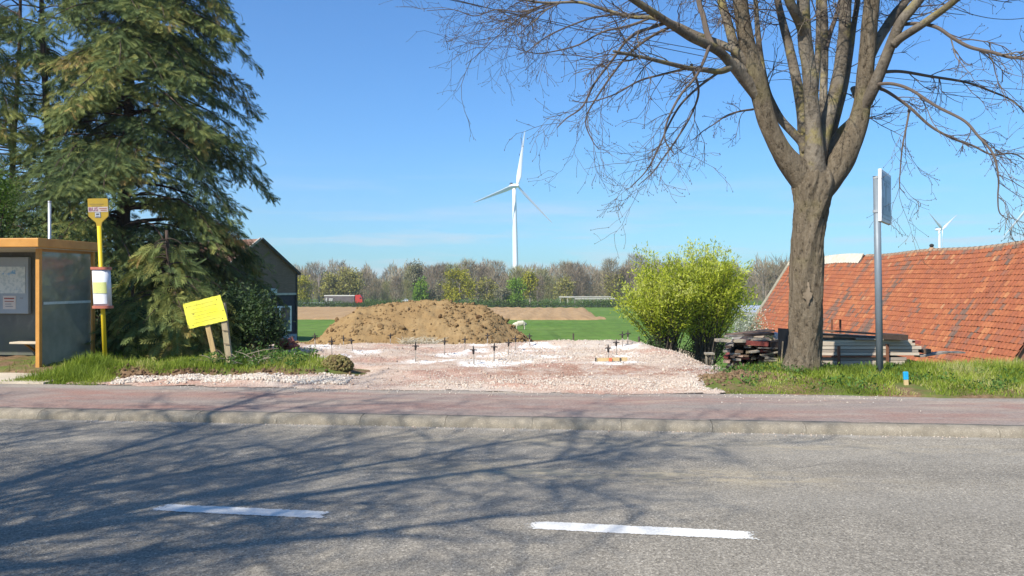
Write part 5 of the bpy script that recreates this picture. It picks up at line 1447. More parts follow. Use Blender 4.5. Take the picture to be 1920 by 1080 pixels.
for sd in (1, -1):
    b = Buf()
    dn = gdir * sd * math.cos(ang) + np.array([0, 0, -math.sin(ang)]); nr = gdir * sd * math.sin(ang) + np.array([0, 0, math.cos(ang)])
    top_ = np.array([mid[0], mid[1], HR])
    rows = 18
    for k_ in range(rows):
        q0 = k_ * (rp + .18) / rows; q1 = (k_ + 1) * (rp + .18) / rows + .02
        c = top_ + dn * (q0 + q1) / 2 + nr * .05 + hdir * (HL / 2 - .06)
        al = np.cross(nr, dn)
        Rm = np.stack([dn * math.cos(.06) + nr * -.06 * -1, al, nr], 1)
        box(b, c + nr * .012 * (k_ % 2), (q1 - q0, HL + .2, .045), R=np.stack([dn, al, nr], 1))
    o = part('roof', b, roof_m, house); rf = rf or o
    b = Buf()
    beam(b, top_ + nr * .085 - hdir * .19, top_ + dn * (rp + .18) + nr * .085 - hdir * .19, .10, .14)
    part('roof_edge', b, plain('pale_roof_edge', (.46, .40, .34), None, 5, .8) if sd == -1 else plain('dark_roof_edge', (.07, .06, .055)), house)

# heap of red bricks below the shrub
rt = thing('brick_heap', (P(538, 655, 17.0)[0], 17.0, .2), 'small heap of broken red bricks at the foot of the dark shrub', 'bricks')
bm_ = [plain('red_brick', (.48, .14, .09), (.34, .09, .06), 8, .9, .3), plain('dull_brick', (.30, .11, .08), None, 8, .9, .3)]
for k_ in range(34):
    b = Buf(); lay = k_ // 13
    box(b, P(random.uniform(522, 553), 651 - lay * 5, 17.0 + random.uniform(-.25, .2)) + [0, 0, random.uniform(-.02, .02)], (.2, .095, .06), R=euler(random.gauss(0, .25), random.gauss(0, .25), random.uniform(0, 3)))
    part('brick', b, random.choice(bm_), rt)

# ------------------------------------------------------------------ bus shelter
orange = plain('ochre_painted_steel', (.55, .27, .065), (.47, .22, .05), 5, .5, .1, 40)
orange_d = plain('shaded_brown_steel', (.40, .20, .06), (.33, .16, .05), 5, .55)  # darker copy of the ochre, with shade put into the colour
S0 = P(77, 697, 13.0); SG = .16
shel = thing('bus_shelter', (S0[0], S0[1], SG), 'ochre steel bus shelter with a glazed side and a map case inside', 'bus shelter')
def sp_(u, v, z): return np.array([S0[0], S0[1], 0]) + U * u + V * v + np.array([0, 0, z])
SHT, SDP, SLN = 2.36, 1.40, 3.3
def post(u, v, wx=.072, z1=SHT - .12):
    b = Buf(); box(b, sp_(u, v, (SG + z1) / 2), (wx, wx, z1 - SG), ROAD_ANG); part('post', b, orange, shel, bevel=.006)
post(-.04, 0); post(-.04, SDP); post(-SLN, 0); post(-SLN, SDP)
b = Buf(); box(b, sp_(-SLN / 2, SDP / 2 - .06, SHT - .045), (SLN + .22, SDP + .30, .15), ROAD_ANG); rf = part('roof', b, orange, shel, bevel=.012)
b = Buf(); box(b, sp_(-SLN / 2, SDP / 2 - .06, SHT - .128), (SLN + .10, SDP + .18, .02), ROAD_ANG); put('ceiling', b.mesh('ceiling', root_loc(shel)), plain('cream_ceiling', (.52, .46, .36), (.45, .40, .31), 3, .8), rf)
t = NT('stained_back_panel')
n = t.noise(1.6, 6, .6); n2 = t.noise(6, 6, .65, (1, 1, .6)); xo = t.xyz()
c = t.ramp(n, [(.3, (.10, .10, .092)), (.7, (.17, .165, .145))])
c = t.mix(t.rng(n2, .55, .72, 0, .5), c, (.27, .255, .215))
c = t.mix(t.math('MULTIPLY', t.rng(n, .40, .60), t.rng(xo['Z'], .75, .1, 0, .8)), c, (.10, .125, .06))
bw = t.done(c, .45, n2, .1)
b = Buf(); box(b, sp_(-SLN / 2 - .02, SDP, (SG + SHT - .13) / 2 + .06), (SLN - .16, .03, SHT - .13 - SG - .14), ROAD_ANG); part('back_wall', b, bw, shel)
t = NT('dirty_greenish_glass')
tr = t.n('ShaderNodeBsdfTransparent'); tr.inputs[0].default_value = (.78, .86, .81, 1)
gl = t.n('ShaderNodeBsdfGlossy'); gl.inputs['Roughness'].default_value = .03
df = t.n('ShaderNodeBsdfDiffuse'); n = t.noise(2.2, 6, .6)
t.l(t.ramp(n, [(.3, (.55, .62, .56)), (.7, (.68, .73, .66))]), df.inputs[0])
fr = t.n('ShaderNodeFresnel'); fr.inputs[0].default_value = 1.5
dt = t.n('ShaderNodeMixShader'); tl = t.n('ShaderNodeBsdfTranslucent'); tl.inputs[0].default_value = (.66, .74, .66, 1); dt.inputs[0].default_value = .55; t.l(df.outputs[0], dt.inputs[1]); t.l(tl.outputs[0], dt.inputs[2])
m1 = t.n('ShaderNodeMixShader'); t.l(t.rng(n, .3, .75, .34, .52), m1.inputs[0]); t.l(tr.outputs[0], m1.inputs[1]); t.l(dt.outputs[0], m1.inputs[2])
m2 = t.n('ShaderNodeMixShader'); t.l(t.math('MULTIPLY', fr.outputs[0], 1.6), m2.inputs[0]); t.l(m1.outputs[0], m2.inputs[1]); t.l(gl.outputs[0], m2.inputs[2])
t.l(m2.outputs[0], t.out.inputs['Surface'])
glassm = t.m
b = Buf(); box(b, sp_(-.04, SDP / 2, (SG + SHT - .13) / 2 + .04), (.010, SDP - .10, SHT - .13 - SG - .10), ROAD_ANG); pane = part('glass_pane', b, glassm, shel)
b = Buf(); box(b, sp_(-.031, SDP / 2 + .02, 1.30), (.006, SDP - .16, .045), ROAD_ANG); put('film_strip', b.mesh('film_strip', root_loc(shel)), plain('frosted_strip', (.55, .62, .58), (.42, .50, .46), 12, .6), pane)
b = Buf(); box(b, sp_(-.04, SDP / 2, SG + .05), (.04, SDP - .09, .04), ROAD_ANG); box(b, sp_(-.04, SDP / 2, SHT - .16), (.04, SDP - .09, .05), ROAD_ANG); part('glazing_rail', b, orange_d, shel)
b = Buf(); box(b, sp_(-.72, SDP - .30, .55), (1.25, .30, .035), ROAD_ANG); bn = part('bench', b, plain('pale_bench_wood', (.58, .50, .38), (.48, .40, .30), 4, .7, stretch=(.4, 6, 1)), shel, bevel=.005)
for du in (-1.15, -.3):
    b = Buf(); beam(b, sp_(du, SDP - .02, .36), sp_(du, SDP - .30, .53), .035, .035); put('bracket', b.mesh('bracket', root_loc(shel)), orange_d, bn)
# map case on the back wall
grey_case = plain('grey_case_enamel', (.37, .41, .46), (.33, .36, .41), 3, .45)
b = Buf(); box(b, sp_(-1.87, SDP - .06, 1.60), (1.25, .08, 1.06), ROAD_ANG); mc = part('map_case', b, grey_case, shel, bevel=.012)
def on_case(name, u, z, su, sz, mat, out=.104):
    b = Buf(); box(b, sp_(u, SDP - out, z), (su, .006, sz), ROAD_ANG); put(name, b.mesh(name, root_loc(shel)), mat, mc)
t = NT('printed_map'); n = t.noise(5, 5); n2 = t.noise(16, 4)
mapm = t.done(t.mix(t.rng(n, .60, .66), t.mix(t.rng(n2, .45, .6), (.66, .68, .68), (.50, .55, .57)), (.18, .38, .62)), .5)
on_case('map_sheet', -1.83, 1.70, 1.06, .50, mapm)
on_case('notice', -1.62, 1.28, .26, .25, plain('notice_paper', (.70, .62, .58), (.66, .58, .55), 6, .7))
ink = plain('notice_ink', (.40, .12, .10)); ink2 = plain('faint_print', (.35, .34, .36))
on_case('print', -1.62, 1.355, .20, .025, ink, .109); on_case('print', -1.62, 1.30, .18, .014, ink, .109); on_case('print', -1.64, 1.25, .12, .012, ink2, .109); on_case('print', -1.62, 1.205, .15, .012, ink2, .109)
on_case('print', -1.38, 1.36, .06, .02, ink2, .106)
# dead leaves below the bench
b = Buf(); N = 700
uu = RNG.uniform(-3.2, -.1, N); v_ = SDP - RNG.gamma(1.5, .14, N); k_ = v_ > .15
pos = np.array([sp_(a_, c_, SG + .012) for a_, c_ in zip(uu[k_], v_[k_])]) + RNG.normal(0, .008, (k_.sum(), 3)) * [0, 0, 1]
leaves(b, pos, RNG.uniform(.03, .08, len(pos)), RNG.random(len(pos)), up=3)
put('fallen_leaves', b.mesh('fallen_leaves'), toned('dead_leaf', [(0, (.11, .07, .04)), (1, (.30, .21, .12))], .1), label='brown dead leaves drifted under the shelter bench', cat='leaves', kind='stuff')

# plain metal post behind the shelter
mp_ = thing('metal_post', (P(92, 0, 15.6)[0], 15.6, .2), 'thin galvanised post sticking up behind the shelter roof', 'post')
galv = plain('galvanised_steel', (.48, .50, .51), (.40, .42, .43), 6, .45, metal=.4)
b = Buf(); tube(b, [P(92, 670, 15.6), P(93, 500, 15.6), P(93, 379, 15.6)], .03, 12); part('tube', b, galv, mp_, True)
b = Buf(); tube(b, [P(93, 379.5, 15.6), P(93, 377, 15.6)], .033, 12); part('cap', b, galv, mp_, True)

# ------------------------------------------------------------------ text
def text_mesh(s, size):
    cu = bpy.data.curves.new('lettering', 'FONT'); cu.body = s; cu.size = size; cu.align_x = 'CENTER'; cu.align_y = 'CENTER'; cu.extrude = .0015
    o = bpy.data.objects.new('tmp', cu); COL.objects.link(o)
    bpy.context.view_layer.update()
    me = bpy.data.meshes.new_from_object(o.evaluated_get(bpy.context.evaluated_depsgraph_get()))
    bpy.data.objects.remove(o); bpy.data.curves.remove(cu)
    return me

# ------------------------------------------------------------------ bus stop pole
BP = P(198, 684, 13.3); BT = P(186, 424, 13.3)
stop = thing('bus_stop_pole', BP, 'yellow bus stop pole with a yellow sign head and a white timetable drum', 'bus stop sign')
yel = plain('bus_yellow', (.72, .52, .02), (.64, .46, .02), 4, .45)
sgn = plain('shaded_sign_yellow', (.50, .33, .035), (.42, .28, .04), 5, .55)  # duller than the pole's yellow: the grazing light is put into the colour
b = Buf(); tube(b, [BP + [0, 0, -.1], BT], .036, 14); part('pole', b, yel, stop, True)
ldn = (BT - BP) / np.linalg.norm(BT - BP)            # the pole leans to the left
FA = math.radians(14)                                # sign head turned to the right
sx_ = np.array([math.cos(FA), -math.sin(FA) * -1, 0]); sx_ = np.array([math.cos(FA), math.sin(FA), 0])
sx_ = sx_ - ldn * (sx_ @ ldn); sx_ /= np.linalg.norm(sx_); sn_ = np.cross(sx_, ldn)      # sn_ points to the viewer
def sgn_pt(a, c, o): return BT + sx_ * a + ldn * c + sn_ * o
b = Buf()
outl = [(-.035, -.02), (.035, -.02), (.045, .06), (.155, .17), (.158, .46), (.15, .475), (-.15, .475), (-.158, .46), (-.155, .17), (-.045, .06)]
n = len(outl); V_ = [sgn_pt(a, c, .022) for a, c in outl] + [sgn_pt(a, c, -.022) for a, c in outl]
b.add(np.array(V_), [[k_, n + k_, n + (k_ + 1) % n, (k_ + 1) % n] for k_ in range(n)]); b.f.setdefault(n, []).append(np.array([list(range(n)), list(range(2 * n - 1, n - 1, -1))]))
head = part('sign_head', b, sgn, stop)
def on_sign(name, a, c, w_, h_, mat, o=.024):
    b = Buf(); q = [sgn_pt(a - w_ / 2, c - h_ / 2, o), sgn_pt(a + w_ / 2, c - h_ / 2, o), sgn_pt(a + w_ / 2, c + h_ / 2, o), sgn_pt(a - w_ / 2, c + h_ / 2, o)]
    b.add(np.array(q), [[0, 1, 2, 3]]); put(name, b.mesh(name, root_loc(stop)), mat, head)
on_sign('band', 0, .285, .310, .088, plain('pale_band', (.56, .47, .44), (.50, .42, .38), 10, .6))
pur = plain('purple_print', (.36, .10, .20)); redp = plain('red_print', (.45, .14, .06)); dky = plain('dull_print', (.36, .25, .07))
def letters(s, a, c, size, mat, o=.0265):
    me = text_mesh(s, size); ob = put('lettering', me, mat, head)
    R = Matrix([[sx_[0], ldn[0], sn_[0], 0], [sx_[1], ldn[1], sn_[1], 0], [sx_[2], ldn[2], sn_[2], 0], [0, 0, 0, 1]])
    ob.matrix_local = Matrix.Translation(Vector(sgn_pt(a, c, o) - root_loc(stop))) @ R
letters('BUS', -.075, .287, .085, pur)
for c_, a_, w__ in ((.300, .07, .10), (.300, .125, .03), (.270, .075, .07), (.270, .12, .03)): on_sign('print', a_, c_, w__, .011, redp, .0265)
for c_, w__ in ((.375, .22), (.345, .16)): on_sign('print', -.02, c_, w__, .012, dky, .0245)
on_sign('line_plate', -.008, .192, .092, .095, plain('plate_grey', (.20, .22, .25)), .026)
on_sign('line_plate', -.008, .192, .078, .080, plain('plate_white', (.66, .68, .68)), .029)
on_sign('print', -.01, .203, .048, .026, plain('plate_print', (.12, .14, .17)), .0315); on_sign('print', -.008, .168, .056, .008, plain('plate_print2', (.14, .15, .17)), .0315)
# timetable drum
def pole_at(py): f = (684 - py) / (684 - 424); return BP + (BT - BP) * f
d0, d1 = pole_at(577), pole_at(502)
def drum(b, z0, z1, rx, ry, nseg=28):
    an = np.linspace(0, 2 * math.pi, nseg, endpoint=False)
    rings = []
    for p_ in (z0, z1): rings.append(np.stack([p_[0] + rx * np.sign(np.cos(an)) * np.abs(np.cos(an)) ** .6, p_[1] + ry * np.sign(np.sin(an)) * np.abs(np.sin(an)) ** .8, np.full(nseg, p_[2])], 1))
    b.add(np.vstack(rings), [[k_, (k_ + 1) % nseg, nseg + (k_ + 1) % nseg, nseg + k_] for k_ in range(nseg)])
    b.f.setdefault(nseg, []).append(np.array([[b.n - 2 * nseg + k_ for k_ in range(nseg)][::-1], [b.n - nseg + k_ for k_ in range(nseg)]]))
rim = plain('terracotta_red_rim', (.48, .17, .11), (.40, .13, .09), 5, .5)
axd = (d1 - d0) / np.linalg.norm(d1 - d0)
b = Buf(); drum(b, d0 + axd * .03, d1 - axd * .03, .142, .105); dr = part('timetable_drum', b, plain('milky_acrylic', (.68, .69, .72), (.60, .61, .65), 2, .25, spec=.5), stop, True)
for a_, c_ in ((-.01, .035), (.655, .70)):
    b = Buf(); drum(b, d0 + axd * a_, d0 + axd * c_, .162, .122); put('rim', b.mesh('rim', root_loc(stop), False), rim, dr)
an = np.linspace(math.radians(215), math.radians(325), 12)
def sheet_on_drum(name, z0, z1, a0, a1, mat, rx=.1445, ry=.1075):
    b = Buf(); an = np.linspace(math.radians(a0), math.radians(a1), 14)
    A = np.array([[d0 + axd * z + np.array([rx * np.sign(math.cos(a_)) * abs(math.cos(a_)) ** .6, ry * np.sign(math.sin(a_)) * abs(math.sin(a_)) ** .8, 0]) for a_ in an] for z in (z0, z1)])
    grid(b, A[..., 0], A[..., 1], A[..., 2]); put(name, b.mesh(name, root_loc(stop), True), mat, dr)
t = NT('yellow_timetable'); n = t.noise(60, 2, .5, (3, 1, 1)); ytm = t.done(t.mix(t.rng(n, .5, .6, 0, .5), (.62, .64, .24), (.46, .48, .20)), .6)
sheet_on_drum('timetable', .25, .44, 232, 318, ytm)
sheet_on_drum('timetable', .07, .235, 232, 318, plain('timetable_paper', (.74, .74, .76), (.70, .70, .73), 30, .6))

# ------------------------------------------------------------------ yellow board on two stakes
BY_ = 13.25
yb = thing('notice_board', (P(420, 684, BY_)[0], BY_, .25), 'tilted faded yellow board nailed to two wooden stakes on the bank', 'sign board')
cA, cB, cC, cD = [P(a, c, BY_) for a, c in ((343, 570), (413, 553), (427, 601), (354, 617))]
b = Buf()
ts_ = np.linspace(0, 1, 15)
edge_pts = [cD * (1 - s_) + cC * s_ for s_ in ts_][:-1] + [cC * (1 - s_) + cB * s_ for s_ in ts_][:-1] + [cB * (1 - s_) + cA * s_ for s_ in ts_][:-1] + [cA * (1 - s_) + cD * s_ for s_ in ts_][:-1]
edge_pts = [p_ + np.array([random.gauss(0, .003), 0, random.gauss(0, .003)]) for p_ in edge_pts]
n = len(edge_pts)
b.add(np.array([p_ + [0, -.007, 0] for p_ in edge_pts] + [p_ + [0, .007, 0] for p_ in edge_pts]), [[k_, n + k_, n + (k_ + 1) % n, (k_ + 1) % n] for k_ in range(n)])
b.f.setdefault(n, []).append(np.array([list(range(n)), list(range(2 * n - 1, n - 1, -1))]))
t = NT('peeling_yellow_board'); n1_ = t.noise(7, 6, .65); n2_ = t.noise(3, 4); n3_ = t.noise(26, 3, .6, (.35, 1, 2.5)); xo = t.xyz()
c = t.mix(t.rng(n2_, .35, .65), (.80, .74, .045), (.70, .66, .10))
c = t.mix(t.rng(n3_, .60, .70, 0, .16), c, (.50, .46, .10))
c = t.mix(t.rng(n1_, .60, .65, 0, .9), c, (.22, .18, .05))
c = t.mix(t.rng(t.noise(40, 4, .7), .60, .70, 0, .35), c, (.42, .36, .08))
part('board', b, t.done(c, .7, n1_, .2), yb)
raw = plain('raw_stake_wood', (.52, .37, .17), (.40, .28, .13), 5, .85, .3, 20, (3, 3, .4)); weath = plain('weathered_stake_wood', (.42, .34, .21), (.30, .24, .15), 5, .9, .4, 20, (3, 3, .4))
b = Buf(); beam(b, P(407, 688, BY_ + .035), P(386, 596, BY_ + .035), .085, .028, up=(0, 1, 0)); part('stake', b, raw, yb, bevel=.003)
b = Buf(); beam(b, P(432, 690, BY_ + .06), P(417, 568, BY_ + .05), .10, .075, up=(0, 1, 0)); part('stake', b, weath, yb, bevel=.004)
b = Buf()
for z_ in (596, 620, 645, 668):
    p_ = P(417 + (z_ - 568) * .123, z_, BY_ + .0); box(b, p_, (.115, .006, .010), R=euler(0, .1, 0))
part('wire', b, plain('rusty_wire', (.14, .09, .06)), yb)
b = Buf()
for a, c in ((350, 577), (406, 562), (417, 597), (362, 610), (418, 582)): tube(b, [P(a, c, BY_ - .012), P(a, c, BY_)], .008, 6)
fp = plain('faded_print', (.68, .62, .075), None, 20, .7)
for q, (f0, f1, h_) in enumerate([(.12, .80, .16), (.20, .88, .30), (.14, .60, .44), (.18, .84, .57), (.22, .70, .70), (.16, .86, .83)]):
    bb = Buf(); e0 = cA + (cD - cA) * h_; ex = cB - cA; beam(bb, e0 + ex * f0 + [0, -.0078, 0], e0 + ex * f1 + [0, -.0078, 0], .002, .012); part('faded_line', bb, fp, yb)
part('nails', b, plain('rusty_nail', (.10, .06, .04)), yb)

# ------------------------------------------------------------------ information sign on a grey pole
IP = np.array([P(1650, 700, 12.0)[0], 12.0, .2]); IT = P(1643.5, 332, 12.0)
isn = thing('information_sign', IP, 'tall grey pole carrying a square white-framed picture sign turned sideways', 'sign')
pole_m = plain('grey_galvanised_pole', (.20, .235, .26), (.16, .19, .215), 3, .5, metal=.2)
b = Buf(); tube(b, [IP + [0, 0, -.1], IT], .052, 18); part('pole', b, pole_m, isn, True)
b = Buf(); tube(b, [IT, IT + [0, 0, .012]], .056, 18); part('cap', b, plain('dark_pole_cap', (.06, .065, .07)), isn)
fd = np.array([.56, .83, 0]); fd /= np.linalg.norm(fd); fn = np.array([fd[1], -fd[0], 0])      # panel runs away to the right, faces right
pc = np.array([P(1649.5, 0, 11.93)[0], 11.93, 0])
zt, zb = CAMZ - (316 - HORIZON) / FPX * 11.93, CAMZ - (415 - HORIZON) / FPX * 11.93
WD = .96
c0 = pc + fd * WD / 2
Rp = np.stack([fd, -fn, np.array([0, 0, 1.0])], 1)
b = Buf(); box(b, c0 + [0, 0, (zt + zb) / 2], (WD, .055, zt - zb), R=Rp); pan = part('panel', b, plain('white_sign_frame', (.74, .74, .73), None, 4, .4), isn, bevel=.012)
def on_panel(name, a0, a1, z0, z1, mat, o):
    b = Buf(); c = pc + fd * (a0 + a1) / 2 + fn * o; box(b, c + [0, 0, (z0 + z1) / 2], (a1 - a0, .003, z1 - z0), R=Rp); put(name, b.mesh(name, root_loc(isn)), mat, pan)
face = plain('shaded_blue_print', (.24, .28, .34), (.20, .24, .30), 3, .35); fig = plain('grey_picture_print', (.13, .17, .21), (.10, .13, .17), 6, .35); fig2 = plain('pale_picture_print', (.34, .38, .43), None, 6, .35)  # dimness of the turned-away face is put into the picture's grey-blue
on_panel('picture', .045, WD - .045, zb + .05, zt - .05, face, .030)
on_panel('silhouette', .16, .24, zb + .12, zb + .38, fig, .033); on_panel('silhouette', .36, .46, zb + .12, zb + .56, fig, .033); on_panel('silhouette', .60, .70, zb + .12, zb + .34, fig, .033)
on_panel('silhouette', .10, .82, zb + .12, zb + .20, fig, .0335); on_panel('silhouette', .39, .43, zb + .56, zb + .66, fig, .033); on_panel('silhouette', .74, .84, zb + .12, zb + .30, fig, .033)
on_panel('caption', .14, .80, zt - .17, zt - .12, fig, .033); on_panel('caption', .24, .70, zt - .24, zt - .20, fig, .033); on_panel('border', .06, WD - .06, zb + .065, zb + .085, fig2, .033)
for z_ in (zt - .13, zb + .16):
    b = Buf(); c = np.array([IP[0] + (IT[0] - IP[0]) * .9, 12.0, z_]); tube(b, [c + [0, 0, -.02], c + [0, 0, .02]], .06, 18); beam(b, c, c + fn * -.0 + fd * .12, .03, .03)
    part('clamp', b, plain('clamp_steel', (.36, .38, .39), None, 4, .4), isn)

# surveyor's stake with a blue top
mk = thing('marker_stake', np.append(P(1699, 735, 10.9)[:2], .15), 'short wooden survey peg with a bright blue painted top in the grass', 'marker peg')
mx, my = mk.location[0], mk.location[1]
zt_ = CAMZ - (697 - HORIZON) / FPX * 10.9; zm_ = CAMZ - (712 - HORIZON) / FPX * 10.9
b = Buf(); beam(b, (mx + .01, my, .05), (mx - .003, my, zm_ + .003), .055, .035, up=(0, 1, 0)); part('peg', b, plain('peg_wood', (.60, .44, .22), (.50, .36, .18), 8, .8), mk, bevel=.003)
b = Buf(); beam(b, (mx - .003, my, zm_), (mx - .009, my, zt_), .063, .042, up=(0, 1, 0)); part('painted_top', b, plain('blue_marking_paint', (.02, .36, .68), (.02, .30, .58), 10, .6), mk, bevel=.008)

# ------------------------------------------------------------------ formwork stakes with cross heads
rod_m = plain('dusty_steel_rod', (.34, .29, .24), (.24, .20, .17), 12, .7); hd_m = plain('dark_cast_iron', (.055, .045, .04), None, 10, .7)
ORD = ['first', 'second', 'third', 'fourth', 'fifth', 'sixth', 'seventh', 'eighth', 'ninth', 'tenth', 'eleventh', 'twelfth', 'thirteenth', 'fourteenth', 'fifteenth', 'sixteenth', 'seventeenth', 'eighteenth', 'nineteenth']
SPOT = ['in front of the house corner', 'before the left mound foot', 'on the pink rubble', 'close to the earth mound', 'leaning right on pink rubble', 'before the mound beside the straw', 'nearest the road mid-site', 'behind a chalk patch', 'in front of the mound centre', 'short and close on bare rubble', 'far back against the mound', 'beside the wide chalk patch', 'inside the wide chalk patch', 'in the chalk patch behind', 'at the right foot of the mound', 'behind the timber profile board', 'just right of the profile board stake', 'in front of the bare meadow corner', 'rightmost of all, beside another']
for i, (sx, sy, hgt) in enumerate(STAKE_XY):
    zg = float(site_height(sx, sy)) if sy < 19 else .05
    r = thing('formwork_stake', (sx, sy, zg), 'steel stake with dark cross head, %s from left, %s' % (ORD[i], SPOT[i]), 'stake', 'steel stakes on the gravel site')
    ln = random.gauss(0, .035); top_ = np.array([sx + ln * hgt, sy, zg + hgt])
    if i == 4: top_[0] -= .05
    b = Buf(); tube(b, [[sx, sy, zg - .08], top_ * .7 + np.array([sx, sy, zg]) * .3], .011, 7); part('rod', b, rod_m, r, True)
    c_ = top_ * .74 + np.array([sx, sy, zg]) * .26
    b = Buf(); tube(b, [c_ - [0, 0, .06], c_ - [0, 0, .01], c_ + [0, 0, .02]], [.016, .022, .024], 8); part('collar', b, hd_m, r, True)
    b = Buf(); aa = random.uniform(-.5, .5)
    for da in (0, math.pi / 2):
        d_ = np.array([math.cos(aa + da), math.sin(aa + da), 0]) * .068
        tube(b, [c_ - d_ + [0, 0, .012], c_ + [0, 0, .02], c_ + d_ + [0, 0, .012]], [.010, .015, .010], 6)
    part('cross_arms', b, hd_m, r, True)
    b = Buf(); tube(b, [c_ + [0, 0, .02], top_], [.014, .010], 7); part('spindle', b, hd_m, r, True)

# timber profile board
Yb = FPX * 1.51 / (683 - HORIZON) - .12
pb = thing('profile_board', np.append(P(1147, 683, Yb)[:2], .12), 'horizontal timber batten on three pegs marked with an orange stripe', 'profile board')
b = Buf(); beam(b, P(1119, 674.5, Yb), P(1176, 673, Yb), .022, .062); part('batten', b, plain('fresh_batten', (.52, .38, .19), (.44, .31, .15), 6, .8), pb)
for px_, m_ in ((1117, hd_m), (1144.5, plain('orange_mark', (.70, .16, .07))), (1163, hd_m)):
    b = Buf(); beam(b, P(px_, 684, Yb - .02), P(px_, 670, Yb - .02), .022, .02, up=(0, 1, 0)); part('peg', b, plain('pale_peg', (.50, .42, .32)), pb)
    b = Buf(); p_ = P(px_, 674.2, Yb - .034); box(b, p_, (.026 if m_ is hd_m else .055, .006, .062)); part('band', b, m_, pb)

# ------------------------------------------------------------------ stacked timber
wood = [plain('plank_' + nm, c, None, 6, .88, .3, 25, (4, .5, 4)) for nm, c in (('tan', (.40, .30, .19)), ('pink', (.42, .28, .21)), ('grey', (.30, .26, .215)), ('brown', (.18, .115, .075)), ('dark', (.075, .05, .038)), ('red', (.34, .085, .065)), ('pale', (.50, .42, .31)))]
stk = thing('timber_stack', (4.55, 14.9, .0), 'untidy stack of mixed old planks, ends to the road, left of the trunk', 'timber')
sxL, sxR = P(1360, 0, 14.45)[0], P(1470, 0, 14.45)[0]
z = .02; lay = 0
while z < .50:
    x = sxL + random.uniform(-.05, .10); th = random.uniform(.032, .062)
    while x < sxR - .05:
        w_ = random.uniform(.08, .22)
        if random.random() < .88:
            b = Buf(); y0 = 14.42 + random.gauss(0, .05) + .12 * (x - sxL); L = random.uniform(1.5, 2.4)
            box(b, (x + w_ / 2 + .34 * L / 2, y0 + L / 2 * .94, z + th / 2), (w_ * .94, L, th * random.uniform(.75, .95)), R=euler(random.gauss(0, .012), random.gauss(0, .05), -.36 + random.gauss(0, .04)))
            fr = (x - sxL) / (sxR - sxL)
            part('plank', b, random.choices(wood, [3, 3, 1.5, 1.5, .6 + 3 * fr, 1.0, 2.2 * (1 - fr) + .3])[0], stk)
        x += w_ + random.uniform(0, .035)
    z += th + random.uniform(.0, .018); lay += 1
def plank(p, q, wx, wz, m_, par): b = Buf(); beam(b, p, q, wx, wz); part('plank', b, m_, par)
plank(P(1342, 638, 14.5), P(1368, 638, 14.5), .2, .05, wood[6], stk); plank(P(1376, 639, 14.45), P(1396, 639, 14.45), .2, .05, wood[6], stk)
plank(P(1362, 631, 14.5), P(1408, 627, 14.7), .16, .035, wood[2], stk); plank(P(1368, 628, 14.7), P(1445, 619, 14.9), .30, .03, wood[3], stk)
plank(P(1398, 628, 14.5), P(1446, 625, 14.6), .24, .045, wood[4], stk); plank(P(1403, 634, 14.45), P(1440, 636, 14.45), .22, .03, wood[2], stk)
plank(P(1399, 642.5, 14.36), P(1440, 645, 14.36), .05, .085, wood[5], stk); plank(P(1440, 645, 14.5), P(1466, 645, 14.5), .3, .11, wood[4], stk)
plank(P(1420, 652, 14.4), P(1470, 652.5, 14.4), .1, .018, wood[2], stk); plank(P(1405, 660, 14.34), P(1422, 658, 14.34), .12, .035, wood[6], stk)
for q in range(16):
    a = P(random.uniform(1425, 1452), random.uniform(656, 684), 14.35 + random.uniform(0, .1)); plank(a, a + [random.uniform(.15, .4), random.uniform(-.05, .1), random.gauss(0, .04)], random.uniform(.05, .12), .022, random.choice([wood[2], wood[3], wood[4], wood[6]]), stk)
b = Buf(); p_ = P(1472, 648, 14.05); box(b, p_, (.26, .03, .62), R=euler(-.12, .06, .1)); part('black_panel', b, plain('black_board', (.012, .012, .013), None, 4, .5), stk)
b = Buf(); beam(b, P(1464, 684, 13.98), P(1468, 640, 14.0), .02, .02, up=(0, 1, 0)); part('batten', b, wood[0], stk)
b = Buf(); p_ = P(1459, 630, 14.6); box(b, p_, (.15, .1, .10), R=euler(.3, .2, .4)); box(b, p_ + [.06, 0, .05], (.07, .08, .06), R=euler(.1, .5, .2)); part('offcut', b, plain('pale_blue_offcut', (.48, .52, .56)), stk)

pan_ = thing('formwork_stack', (6.4, 14.5, .0), 'long stack of grey formwork boards with rusty brackets, right of the tree trunk', 'timber')
grey_board = [plain('grey_form_board_' + k_, c, d_, 2.2, .88, .3, 22, (.5, 3, 4)) for k_, c, d_ in (('a', (.50, .42, .32), (.40, .33, .25)), ('b', (.56, .48, .37), (.45, .37, .29)), ('c', (.36, .30, .24), (.28, .235, .19)))]
YB = 14.3
def board(px0, px1, y0, y1, dep, m_, Y=YB):
    a = P(px0, (y0 + y1) / 2, Y); c = P(px1, (y0 + y1) / 2, Y); hgt = (y1 - y0) / FPX * Y
    b = Buf(); beam(b, a + [0, dep / 2, 0], c + [0, dep / 2, 0], dep, hgt * .96); part('board', b, m_, pan_, bevel=.004)
board(1482, 1716, 637.5, 643, .9, grey_board[1]); board(1486, 1716, 643, 648.3, .9, grey_board[0], YB - .01)
board(1480, 1728, 649, 655, .9, grey_board[1]); board(1480, 1722, 655.5, 660.5, .9, grey_board[2], YB + .008); board(1484, 1724, 661, 666.5, .9, grey_board[1], YB - .006)
board(1480, 1700, 670, 676, .9, grey_board[2], YB + .01); board(1480, 1697, 676.5, 684, .9, grey_board[0]); board(1482, 1690, 684.5, 694, .9, grey_board[2])
rust = plain('rusty_iron', (.20, .085, .045), (.13, .055, .035), 9, .9)
b = Buf(); beam(b, P(1482, 668, YB - .02), P(1665, 668.5, YB - .02), .04, .025); part('band', b, rust, pan_)
